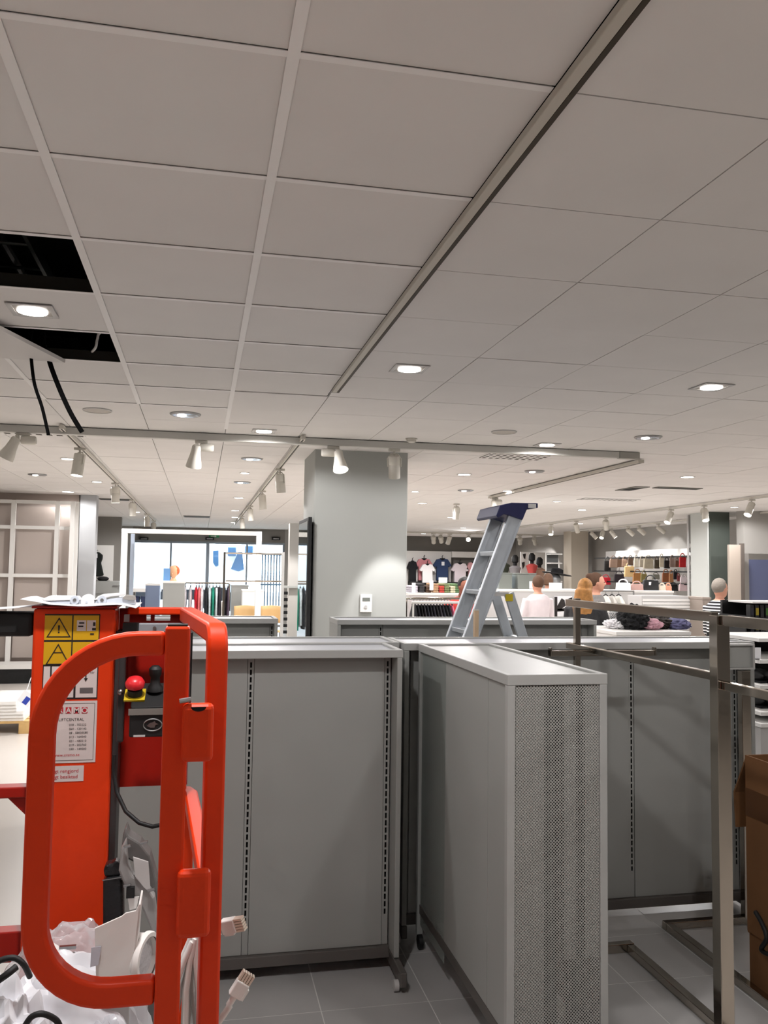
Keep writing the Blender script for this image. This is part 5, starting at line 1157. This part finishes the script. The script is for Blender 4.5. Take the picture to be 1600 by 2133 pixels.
nt.links.new(tc_.outputs['Object'], wv_.inputs['Vector']); nt.links.new(wv_.outputs['Fac'], cr_.inputs[0]); nt.links.new(cr_.outputs[0], nt.nodes['Principled BSDF'].inputs['Base Color'])
T_dk = mat('trousers_black', (26, 26, 30), .9); T_nv = mat('trousers_navy', (38, 44, 66), .9)
person(963, 1199, 9.75, .15, 'man in a coral red shirt looking down behind the clothes rail', S_red, T_nv, H_dk, 'short', M_skinD, elbows=((-.10, .02), (-.10, .02)), hands=((-.24, .10), (-.24, .10)), nod=1.)
person(1121, 1200, 11.2, PI+.1, 'woman in a white blouse seen from behind', S_wh, T_dk, H_br, 'short', nod=0)
person(1219, 1206, 8.6, PI-.75, 'woman with long blonde hair seen from behind by the counter', S_dk, T_dk, H_bl, 'long', elbows=((-.10, .02), (-.06, .02)), hands=((-.2, .05), (-.16, -.1)))
person(1240, 1194, 9.6, -PI/2+PI-.3, 'person with a brown hair bun behind the blonde woman', S_gr, T_dk, H_br, 'bun')
person(1498, 1206, 8.9, PI/2+.25, 'woman with short grey hair in a black and white striped top', S_st, T_dk, H_gr, 'short')
person(1142, 1195, 13.3, PI-.3, 'brown haired shopper half hidden behind the woman in white', S_dk, T_dk, H_br, 'bob')

# ---- clothes rail with dark garments behind the pillar edge
zr_, xa_, xb_ = clothes_rail(9.25, 846, 1002, 1246, 'double chrome clothes rail with dark garments beside the pillar')
for k in range(13):
    px = 862+6.4*k; x = at(px, 1260, 9.25).x; cc_ = [(24, 24, 28), (34, 34, 42), (18, 18, 20), (44, 42, 48), (28, 30, 40)][k % 5]
    if k == 12: cc_ = (226, 110, 140)
    g_ = garment('hanging_garment', x, 9.25, zr_-.075, .75, .045, mat('dark_cloth_%d' % (k if k == 12 else k % 5), cc_, .95, var=.25, scale=30), ('dark garment number %d from the pillar on the chrome rail' % (k+1)) if k < 12 else 'pink garment at the end of the dark clothes on the chrome rail', 'dark clothes on the chrome rail')
    if k < 12: g_['label'] = ('black', 'charcoal', 'jet black', 'dark grey', 'navy black')[k % 5]+' garment on the chrome rail, '+('first', 'second', 'third', 'fourth', 'fifth', 'sixth', 'seventh', 'eighth', 'ninth', 'tenth', 'eleventh', 'twelfth')[k]+' from the pillar'
c = at(850, 1256, 9.2); t2 = thing('rail_tube', 'second thin white rail just below the chrome clothes rail', 'rail', (xa_, 9.0, 0)); MB().cyl((xa_, 9.0, at(900, 1255, 9.0).z), (xb_, 9.0, at(900, 1255, 9.0).z), .014, n=10).build('tube', M_white, t2, smooth=True)
for x in (xa_+.02, xb_-.02): MB().cyl((x, 9.0, 0), (x, 9.0, at(900, 1255, 9.0).z-.0145), .010, n=8).build('tube_leg', M_white, t2, smooth=True)
# ---- folded goods table behind it
xa_, xb_, zt_ = boxy('display_table', 850, 985, 1236, 1290, 10.7, .7, M_greyL, 'display table with folded patterned clothes behind the dark clothes', 'table', topm=M_white)
fold = [(862, (196, 190, 200), 'pale lilac'), (876, (60, 58, 60), 'dark grey'), (890, (92, 70, 56), 'brown'), (905, (176, 142, 110), 'tan'), (917, (186, 70, 60), 'brick red'), (928, (120, 130, 90), 'olive green'), (940, (206, 200, 170), 'sand'), (950, (90, 120, 80), 'leaf green')]
for k, (px, cc_, nm) in enumerate(fold):
    x = at(px, 1230, 10.9).x; t = thing('folded_shirt_stack', nm+' folded clothes stack on the display table', 'folded clothes', (x, 11., zt_), 'folded clothes on the display table'); m_ = mat('fold_'+nm.replace(' ', '_'), cc_, .95, var=.2, scale=40)
    for j in range(3+k % 2): bx('folded_shirt', (x-.035, 10.82, zt_+.001+.03*j), (x+.035, 11.2, zt_+.029+.03*j), m_, t, bevel=.008)
def card_sign(px0_, px1_, py0, py1, Y, label, zbase=None):
    a, b = at(px0_, py1, Y), at(px1_, py0, Y); t = thing('sign_card', label, 'sign', ((a.x+b.x)/2, Y, a.z), 'white counter cards')
    bx('card', (a.x, Y, a.z), (b.x, Y+.006, b.z), M_paper, t); bx('card_foot', (a.x+.01, Y-.02, a.z-.004), (b.x-.01, Y+.03, a.z-.0005), M_greyL, t)
    if zbase: bx('card_pole', ((a.x+b.x)/2-.006, Y+.0005, zbase), ((a.x+b.x)/2+.006, Y+.005, a.z-.0045), M_greyL, t)
card_sign(895, 903, 1209, 1229, 10.75, 'tall white sign card among the folded clothes'); card_sign(914, 932, 1203, 1214, 11.3, 'wide white sign card in front of the navy shirt', zt_); card_sign(858, 866, 1214, 1236, 10.75, 'white sign card next to the pillar')
card_sign(1144, 1171, 1214, 1228, 12.4, 'white sign card on the white counter right of the woman in white'); card_sign(1103, 1116, 1211, 1226, 12.4, 'small white sign card left of the woman in white')
# ---- white counters
xa_, xb_, zt_ = boxy('white_counter', 992, 1228, 1229, 1290, 12.3, .8, M_greyL, 'long white topped counter behind the ladder and the woman in white', 'counter', topm=M_white)
for px0_, px1_, py0, nm in ((1040, 1067, 1193, 'left'), (1079, 1117, 1194, 'right')):
    a, b = at(px0_, 1228, 12.5), at(px1_, py0, 12.5); t = thing('display_box', 'grey display box on the white counter, %s one of two' % nm, 'display box', ((a.x+b.x)/2, 12.6, zt_)); bx('box_body', (a.x, 12.5, zt_+.0005), (b.x, 12.9, b.z-.021), mat('display_grey', (150, 146, 140), .6), t, bevel=.004); bx('box_lid', (a.x-.006, 12.494, b.z-.02), (b.x+.006, 12.906, b.z), mat('display_grey', (150, 146, 140), .6), t, bevel=.003)
po = thing('poster', 'black and white fashion poster on the counter front', 'poster', at(1172, 1262, 12.25)); a, b = at(1155, 1284, 12.25), at(1192, 1242, 12.25)
bx('poster_sheet', (a.x, 12.25, a.z), (b.x, 12.258, b.z), M_paper, po)
for pts in ([(1155, 1243), (1161, 1243), (1161, 1284), (1155, 1284)], [(1161, 1262), (1170, 1246), (1176, 1250), (1178, 1262), (1170, 1268), (1176, 1272), (1161, 1272)], [(1182, 1248), (1192, 1244), (1192, 1262), (1186, 1256)], [(1161, 1269), (1180, 1266), (1188, 1256), (1192, 1262), (1192, 1284), (1182, 1284), (1180, 1273), (1161, 1274)]):
    P = [at(a_, b_, 12.25) for a_, b_ in pts]; MB().prism([(p_.x, p_.z) for p_ in P], (0, 12.2495, 0), (1, 0, 0), (0, 0, 1), (0, -.002, 0)).build('poster_print', M_ink, po)
xa2, xb2, zt2_ = boxy('white_counter', 1252, 1404, 1231, 1252, 12.0, .7, M_greyL, 'white counter carrying handbags before the handbag wall', 'counter', z0=.0, topm=M_white)
for k, (px, cc_, nm) in enumerate(((1262, (226, 222, 214), 'ivory'), (1275, (214, 210, 204), 'off white'), (1289, (232, 230, 222), 'white'))):
    x = at(px, 1246, 11.6).x; garment('hanging_garment', x, 11.6, at(px, 1242, 11.6).z, .55, .085, mat('light_cloth_%d' % k, cc_, .95), nm+' top hanging in front of the handbag counter', 'light tops by the counter')
zq = at(1275, 1240, 11.6).z; tb = thing('rail_tube', 'dark rail carrying the light tops in front of the handbag counter', 'rail', (at(1275, 1240, 11.6).x, 11.6, 0))
MB().cyl((at(1250, 1240, 11.6).x, 11.6, zq+.06), (at(1320, 1240, 11.6).x, 11.6, zq+.06), .012, n=8).build('tube', M_steel, tb, smooth=True); MB().cyl((at(1320, 1240, 11.6).x, 11.6, 0), (at(1320, 1240, 11.6).x, 11.6, zq+.072), .012, n=8).build('tube_leg', M_steel, tb, smooth=True)
sl_ = thing('slatted_unit', 'white slatted display unit in front of the dark pillar', 'display unit', at(1390, 1290, 10.2)); a, b = at(1339, 1290, 10.2), at(1440, 1242, 10.2)
bx('unit_body', (a.x, 10.22, 0), (b.x, 10.6, b.z), M_greyL, sl_, bevel=.004)
for k in range(8): z = b.z-.03-.042*(k+1); bx('slat', (a.x+.01, 10.205, z), (b.x-.01, 10.2195, z+.034), M_white, sl_, bevel=.003)
boxy('beige_unit', 1464, 1482, 1244, 1290, 9.9, .5, mat('unit_taupe', (150, 138, 128), .6), 'taupe low unit right of the slatted white unit', 'display unit')
# patterned skirt on a stand, heap table
t = thing('skirt', 'black and white patterned skirt hanging beside the blonde woman', 'skirt', at(1285, 1310, 9.)); msk = mat('skirt_pattern', (220, 220, 216), .9); nt = msk.node_tree; nz_ = nt.nodes.new('ShaderNodeTexNoise'); nz_.inputs['Scale'].default_value = 28; cr2 = nt.nodes.new('ShaderNodeValToRGB'); cr2.color_ramp.interpolation = 'CONSTANT'; cr2.color_ramp.elements[0].color = (.012, .02, .03, 1); cr2.color_ramp.elements[1].position = .52; cr2.color_ramp.elements[1].color = (.75, .75, .72, 1)
nt.links.new(nz_.outputs['Fac'], cr2.inputs[0]); nt.links.new(cr2.outputs[0], nt.nodes['Principled BSDF'].inputs['Base Color'])
cloth_poly('skirt_fabric', [(1271, 1274), (1297, 1274), (1300, 1330), (1268, 1330)], 9., .08, msk, t); cloth_poly('skirt_lining', [(1297, 1274), (1300, 1274), (1304, 1330), (1300, 1330)], 9.0, .07, mat('navy_trim', (30, 34, 90), .8), t); cloth_poly('skirt_hanger', [(1270, 1271), (1299, 1271), (1299, 1274), (1270, 1274)], 9.03, .02, M_greyL, t)
MB().cyl((at(1284, 1270, 9.04).x, 9.04, 0), (at(1284, 1270, 9.04).x, 9.04, at(1284, 1271, 9.04).z-.02), .01, n=8).build('stand_pole', M_chrome, t, smooth=True)
xa3, xb3, zt3 = boxy('sale_table', 1284, 1440, 1316, 1345, 7.4, .9, M_white, 'white table heaped with clothes behind the shelf units', 'table')
heap = [(1313, 1290, .14, .13, (22, 22, 24), 'black rumpled garment heap'), (1280, 1303, .10, .05, (226, 224, 226), 'white rumpled top'), (1345, 1298, .12, .06, (206, 160, 172), 'pink rumpled top'), (1376, 1295, .16, .07, (52, 46, 42), 'dark brown rumpled garment'), (1405, 1298, .10, .06, (96, 96, 130), 'blue grey rumpled top'), (1424, 1303, .07, .045, (232, 232, 234), 'white rumpled scarf')]
for k, (px, py, rx, rz_, cc_, nm) in enumerate(heap):
    c = at(px+(10 if px < 1290 else 0), py, 7.8); crumple('rumpled_garment', (c.x, 7.75+.12*(k % 2), zt3+rz_*.8), (rx, .16, rz_), 40+k, mat('heap_%d' % k, cc_, .95, var=.2, scale=30), nm+' on the white table', 'garment', .75)['group'] = 'clothes heaped on the white table'
# ---- back wall: white boards with T-shirts
YW = 27.3
pb = thing('display_backdrop', 'long white wall panel behind the hanging T-shirts', 'panel', at(900, 1215, YW)); a, b = at(856, 1222, YW), at(940, 1149, YW); bx('panel_board', (a.x-1.2, YW, a.z), (b.x, YW+.06, b.z), M_white, pb)
a, b = at(940, 1161, YW), at(1010, 1150, YW); bx('panel_header', (a.x+.001, YW-.1, a.z), (b.x, YW+.06, b.z), M_white, pb)
def tee(px, py, w, h_, cc_, nm, Y=YW-.25, neck=None):
    t = thing('t_shirt', nm, 'T-shirt', at(px, py+h_, Y), 'T-shirts on the back wall'); m_ = mat('tee_%d_%d_%d' % cc_, cc_, .9)
    sh = [(-.30, 0), (-.14, -.02), (0, .06), (.14, -.02), (.30, 0), (.52, .30), (.36, .38), (.32, .32), (.33, 1), (-.33, 1), (-.32, .32), (-.36, .38), (-.52, .30)]
    cloth_poly('shirt_fabric', [(px+a_*w, py+b_*h_) for a_, b_ in sh], Y, .12, m_, t)
    cloth_poly('collar', [(px-.16*w, py-.05*h_), (px+.16*w, py-.05*h_), (px+.1*w, py+.045*h_), (px-.1*w, py+.045*h_)], Y+.02, .05, M_blackcloth if neck is None else neck, t)
    c = at(px, py, Y); MB().tube([(c.x, Y+.05, c.z), (c.x, Y+.05, c.z+.10), (c.x+.03, Y+.07, c.z+.13)], .012, 6).build('hanger_hook', M_black, t); return t
tee(860, 1170, 22, 44, (26, 26, 30), 'black T-shirt on the back wall half hidden by the pillar'); tee(884, 1165, 36, 44, (214, 140, 146), 'dusty pink T-shirt on the back wall, left one', YW-.2); tee(891, 1176, 32, 38, (244, 240, 240), 'white T-shirt overlapping the left pink one', YW-.5)
nv = tee(922, 1165, 37, 44, (44, 62, 98), 'navy T-shirt with a white tag on the back wall'); cloth_poly('price_card', [(920, 1170), (926, 1170), (926, 1178), (920, 1178)], YW-.27, .01, M_paper, nv)
tee(959, 1174, 36, 44, (244, 232, 238), 'white T-shirt with black collar near the ladder'); tee(987, 1172, 30, 42, (222, 168, 172), 'pink T-shirt beside the ladder on the back wall')
c = at(905, 1214, YW-.3); t = thing('wall_shelf', 'dark shelf under the hanging T-shirts on the back wall', 'shelf', (c.x, YW-.3, c.z)); a, b = at(856, 1217, YW-.4), at(1005, 1213, YW-.4); bx('shelf_board', (a.x, YW-.4, a.z), (b.x, YW-.001, b.z), M_black, t); bx('shelf_cleat', (a.x, YW-.05, a.z-.12), (b.x, YW-.001, a.z-.0005), M_plinth, t)
# ---- dressed forms and boards right of the ladder
def board(px0_, px1_, py0, py1, Y, label, m=M_white):
    a, b = at(px0_, py1, Y), at(px1_, py0, Y); t = thing('display_backdrop', label, 'panel', ((a.x+b.x)/2, Y, 0)); bx('panel_board', (a.x, Y, .02), (b.x, Y+.06, b.z), m, t, bevel=.004); bx('panel_foot', (a.x, Y-.1, 0), (b.x, Y+.2, .0195), M_plinth, t); return t
board(1104, 1136, 1151, 1225, 22.8, 'tall white panel behind the dressed forms'); lb_ = board(1085, 1102, 1150, 1200, 22.0, 'narrow white board with black pictures right of the ladder')
for pts in ([(1089, 1154), (1096, 1153), (1094, 1165), (1091, 1162)], [(1087, 1172), (1093, 1170), (1093, 1178), (1089, 1186)]): cloth_poly('board_print', pts, 21.99, .008, M_ink, lb_)
def form(px, py, h_, cc_, label, Y=21.5):
    c = at(px, py, Y); b_ = at(px, py+h_, Y); H_ = c.z-b_.z; t = thing('dress_form', label, 'dress form', (c.x, Y, 0), 'dressed forms')
    MB().lathe([(.30*H_*.45, 0), (.13, H_*.2), (.10, H_*.45), (.14, H_*.68), (.16, H_*.8), (.06, H_*.9)], (c.x, Y, b_.z), (0, 0, 1), 16).build('dress', mat('form_%d_%d' % cc_[:2], cc_, .85), t, smooth=True)
    MB().lathe([(.05, 0), (.05, .06), (.09, .1), (.09, .22), (.04, .28)], (c.x, Y, b_.z+H_*.9), (0, 0, 1), 14).build('form_head', M_black, t, smooth=True)
    MB().cyl((c.x, Y, .02), (c.x, Y, b_.z+.01), .02, n=8).build('form_pole', M_steel, t); MB().cyl((c.x, Y, 0), (c.x, Y, .0195), .18, n=16).build('form_base', M_steel, t)
form(1108, 1170, 42, (222, 92, 88), 'dress form in a coral red dress right of the ladder'); form(1073, 1174, 42, (150, 146, 148), 'dress form in a grey dress just right of the ladder'); form(1124, 1178, 44, (214, 178, 156), 'dress form in a beige dress before the white panel', 21.8); form(1051, 1168, 44, (70, 76, 62), 'dress form in dark olive close behind the ladder', 22.3)
t = thing('accessory_shelf', 'tall narrow white accessory shelf before the cream pillar', 'shelf', at(1157, 1215, 20.)); a, b = at(1146, 1225, 20.), at(1170, 1152, 20.)
bx('shelf_back', (a.x, 20.2, 0), (b.x, 20.23, b.z), mat('shelf_back_grey', (96, 98, 98), .7), t)  # back board is a plain mid grey
for py in (1153, 1172, 1190, 1210): z = at(1157, py, 20).z; bx('shelf_board', (a.x, 19.95, z-.03), (b.x, 20.1995, z), M_white, t)
t = thing('hat', 'black wide brimmed hat on a silver head stand', 'hat', at(1158, 1205, 19.5)); c = at(1160, 1196, 19.5); MB().lathe([(.36, 0), (.34, .015), (.15, .03), (.14, .12), (.06, .15)], (c.x, 19.5, c.z), (.15, 0, 1), 20).build('hat_crown', M_blackcloth, t, smooth=True); MB().ball((c.x-.02, 19.5, c.z-.12), (.12, .12, .13), 14, 8).build('head_stand', mat('silver_form', (176, 180, 184), .3, metal=.6), t, smooth=True); MB().cyl((c.x, 19.5, 0), (c.x, 19.5, c.z-.2), .03, n=8).build('stand_pole', M_steel, t)
# ---- handbag wall along the right side
XB = 10.15
y_far, y_near = atx(1262, 1155, XB).y, atx(1448, 1150, 9.75).y
hw_ = thing('bag_wall_fixture', 'long pale header board above the rows of handbags', 'panel', (XB, (y_far+y_near)/2, 1.5)); zA = atx(1350, 1150, XB).z; zB = atx(1350, 1160, XB).z
bx('header_board', (XB, y_near, zB), (X1-.001, y_far, zA+.05), M_white, hw_); bx('back_board', (XB+.1, y_near, .3), (X1-.001, y_far, zB-.001), M_wallD, hw_)
for py in (1160, 1190, 1214): z = atx(1350, py, XB-.3).z; bx('bag_rail', (XB-.32, y_near, z-.02), (XB-.29, y_far, z+.01), M_black, hw_)
for py in (1160, 1190, 1214):
    z = atx(1350, py, XB-.3).z
    for k in range(4): y = y_near+(y_far-y_near)*(k+.5)/4; bx('rail_arm', (XB-.2895, y-.012, z-.012), (XB+.0995, y+.012, z+.004), M_black, hw_)
def bag(px, py0, py1, wpx, cc_, nm, X=9.82, kind='tote', Yv=None):
    p = atx(px, (py0+py1)/2, X) if Yv is None else at(px, (py0+py1)/2, Yv)
    dsc = (p-CAMPOS).dot(FWD)/FPX; hgt = (py1-py0)*dsc*1.12; wd_ = wpx*dsc*1.22; t = thing('handbag', nm, 'handbag', (p.x, p.y, p.z-hgt/2), 'handbags on display'); m_ = mat('leather_%d_%d_%d' % cc_, cc_, .55, var=.08, scale=12)
    z0, z1 = p.z-hgt/2, p.z+hgt*.22; r = Vector((_cy, -_sy, 0)); dpt = Vector((_sy, _cy, 0))*min(.12, wd_*.4)
    o = Vector((p.x, p.y, 0))
    pol = [(-.5, z0), (.5, z0), (.44, z1), (-.44, z1)]
    MB().prism([(a_*wd_, z_) for a_, z_ in pol], o, r, (0, 0, 1), dpt).build('bag_body', m_, t, bevel=.012)
    MB().prism([(-.45*wd_, z1-.02), (.45*wd_, z1-.02), (.43*wd_, z1-(z1-z0)*.35), (-.43*wd_, z1-(z1-z0)*.35)], o-dpt*.06, r, (0, 0, 1), dpt*.055).build('bag_flap', m_, t)
    MB().tube([o+r*wd_*.3*math.cos(PI*k/8)+dpt*.5+Vector((0, 0, z1+hgt*.27*math.sin(PI*k/8))) for k in range(9)], .010, 6).build('bag_handle', m_, t, smooth=True); return t
r1 = [(1266, 1161, 1188, 11, (22, 20, 20), 'black'), (1279, 1159, 1181, 14, (160, 134, 116), 'taupe'), (1291, 1160, 1180, 9, (120, 92, 72), 'brown'), (1302, 1160, 1180, 10, (136, 110, 92), 'mocha'), (1314, 1158, 1176, 9, (96, 74, 58), 'chestnut'), (1326, 1158, 1180, 8, (212, 204, 188), 'cream'), (1338, 1159, 1180, 9, (188, 178, 160), 'stone'), (1352, 1158, 1183, 17, (196, 186, 164), 'large beige'), (1369, 1160, 1183, 9, (74, 64, 48), 'dark olive'), (1379, 1155, 1180, 8, (226, 216, 194), 'tall ivory'), (1390, 1162, 1183, 10, (24, 16, 16), 'black brown'), (1401, 1158, 1180, 9, (150, 128, 118), 'rose taupe'), (1411, 1163, 1180, 7, (110, 76, 60), 'cognac'), (1423, 1154, 1180, 12, (198, 34, 40), 'bright red'), (1434, 1163, 1180, 7, (214, 206, 214), 'pale lilac')]
r2 = [(1291, 1191, 1211, 18, (42, 34, 40), 'plum black'), (1312, 1173, 1200, 17, (222, 190, 136), 'pale straw'), (1329, 1187, 1213, 16, (168, 116, 66), 'caramel'), (1342, 1190, 1211, 11, (140, 128, 78), 'olive striped'), (1367, 1193, 1206, 13, (132, 132, 122), 'small grey'), (1388, 1187, 1211, 13, (150, 92, 58), 'tan brown'), (1399, 1189, 1212, 8, (190, 134, 92), 'light tan'), (1408, 1187, 1206, 8, (26, 26, 30), 'black'), (1414, 1195, 1210, 6, (130, 60, 62), 'maroon'), (1425, 1198, 1213, 12, (240, 226, 230), 'white')]
for a_ in r1: bag(*a_[:5], a_[5]+' handbag hanging in the top row of the handbag wall')
for a_ in r2: bag(*a_[:5], a_[5]+' handbag in the middle row of the handbag wall', 9.82)
for a_ in ((1404, 1214, 1230, 15, (28, 28, 30), 'black'), (1424, 1212, 1230, 14, (236, 210, 214), 'white and rose')): bag(*a_[:5], a_[5]+' handbag in the lowest row of the handbag wall', 9.82)
for a_ in ((1263, 1198, 1217, 16, (206, 30, 50), 'red'),): bag(*a_[:5], a_[5]+' handbag at the left end of the handbag wall', 9.82)
for a_ in ((1300, 1208, 1231, 25, (240, 240, 240), 'big white'), (1328, 1212, 1231, 22, (196, 158, 150), 'dusty rose'), (1357, 1200, 1231, 27, (24, 25, 26), 'big black'), (1380, 1216, 1231, 13, (238, 224, 206), 'small cream'), (1393, 1216, 1231, 12, (228, 164, 136), 'small peach')):
    bg_ = bag(*a_[:5], a_[5]+' handbag standing on the white counter', Yv=12.25)
    if 'black' in a_[5]: cloth_poly('bag_label', [(1352, 1212), (1357, 1212), (1356, 1219), (1352, 1219)], 12.23, .004, M_paper, bg_)
# ---- right edge: panel, door, dark cosmetics shelf, white shelves
board(1521, 1546, 1135, 1260, 12.9, 'beige wall panel right of the dark pillar', mat('panel_beige', (172, 160, 148), .6))
board(1546, 1551, 1132, 1262, 12.88, 'dark upright edge board right of the beige panel', mat('board_dark', (92, 84, 78), .6))
a, b = at(1560, 1260, 13.2), at(1600, 1166, 13.2)
dd = struct(bx('door_1', (a.x, 13.2, 0), (b.x+.5, 13.26, b.z), mat('door_blue', (86, 92, 122), .5))); bx('door_handle', (a.x+.05, 13.14, 1.05), (a.x+.19, 13.16, 1.08), M_steel, dd); bx('door_frame', (a.x-.08, 13.18, 0), (a.x-.001, 13.28, b.z+.1), M_wallD, dd)
struct(bx('wall_door', (b.x+.501, 13.2, 0), (X1, 13.4, CEIL+.2), M_wall)); struct(bx('wall_above_door', (a.x-.08, 13.2, b.z+.101), (b.x+.5, 13.4, CEIL+.2), M_wall))
cs_ = thing('cosmetics_shelf', 'black cosmetics display shelf at the right edge', 'shelf', (at(1550, 1315, 6.6).x, 6.7, 0)); a, b = at(1556, 1320, 6.6), at(1680, 1246, 6.6); zz = [at(1550, py, 6.6).z for py in (1318, 1287, 1253)]
bx('shelf_back', (a.x, 6.95, 0), (b.x, 6.98, zz[2]), M_black, cs_)
for k, z in enumerate(zz): bx('shelf_board', (a.x+(.06 if k == 2 else 0), 6.6, z-.015), (b.x, 6.9495, z), M_white if k == 2 else M_black, cs_)
for x in (a.x-.012, b.x): bx('shelf_side', (x, 6.6, 0), (x+.0115, 6.98, zz[1]+.02), M_black, cs_)
pk = [(1566+10.5*q_, c_) for q_, c_ in enumerate(((30, 30, 46), (160, 140, 20), (26, 28, 28), (60, 110, 30), (20, 20, 24), (26, 26, 32), (18, 18, 22), (34, 36, 60)))]
ord_ = ('first', 'second', 'third', 'fourth', 'fifth', 'sixth', 'seventh', 'eighth', 'ninth')
for row, zq in ((0, zz[0]), (1, zz[1])):
    for k, (px, cc_) in enumerate(pk):
        x = at(px, 1300, 6.65).x; h_ = .11 if row else .105; t = thing('cosmetics_pack', 'dark cosmetics pack, %s from the left on the %s black shelf' % (ord_[k], ('lower', 'upper')[row]), 'cosmetics pack', (x, 6.66, zq), 'cosmetics packs')
        bx('carton', (x-.018, 6.64, zq+.0005), (x+.017, 6.70, zq+h_), M_black, t, bevel=.002); bx('pack_label', (x-.014, 6.6385, zq+.02), (x+.014, 6.6395, zq+h_*.75), mat('pack_%d_%d_%d' % cc_, cc_, .5), t)
ws = thing('step_shelf', 'white stepped shelves with black gaps at the right edge', 'shelf', (at(1590, 1480, 4.6).x, 4.8, 0)); a = at(1570, 1400, 4.6)
for k, py in enumerate((1330, 1374, 1425, 1478, 1500)):
    z = at(1590, py, 4.6).z; bx('shelf_board', (a.x-.02*k+.04, 4.6-.03*k, z-.02), (a.x+.9, 5.1, z), M_white, ws)
bx('shelf_back', (a.x+.03, 5.101, 0), (a.x+.9, 5.13, at(1590, 1330, 4.6).z), M_black, ws); bx('shelf_base', (a.x-.03, 4.5, 0), (a.x+.9, 5.1, at(1590, 1500, 4.6).z-.021), M_greyL, ws)
t = thing('price_card', 'small white price card on the stepped shelves at the right edge', 'card', at(1578, 1360, 4.58)); a, b = at(1570, 1372, 4.58), at(1585, 1349, 4.58); bx('card', (a.x, 4.58, a.z), (b.x, 4.584, b.z), M_paper, t); bx('card_clip', (a.x+.012, 4.576, a.z-.006), (b.x-.012, 4.59, a.z), M_steel, t)
for k, px in enumerate((1578, 1592)):
    for r_ in range(2):
        z = at(1590, (1425, 1478)[r_], 4.6).z; x = at(px, 1410, 4.7).x; t = thing('shoe', 'black shoe on the %s stepped shelf, %s one' % (('upper', 'lower')[r_], ('left', 'right')[k]), 'shoe', (x, 4.72, z), 'shoes on the stepped shelves')
        MB().ball((x, 4.74, z+.04), (.03, .10, .038), 12, 6).build('shoe_upper', M_black, t, smooth=True); bx('shoe_sole', (x-.03, 4.63, z+.0005), (x+.03, 4.84, z+.01), M_blackcloth, t)
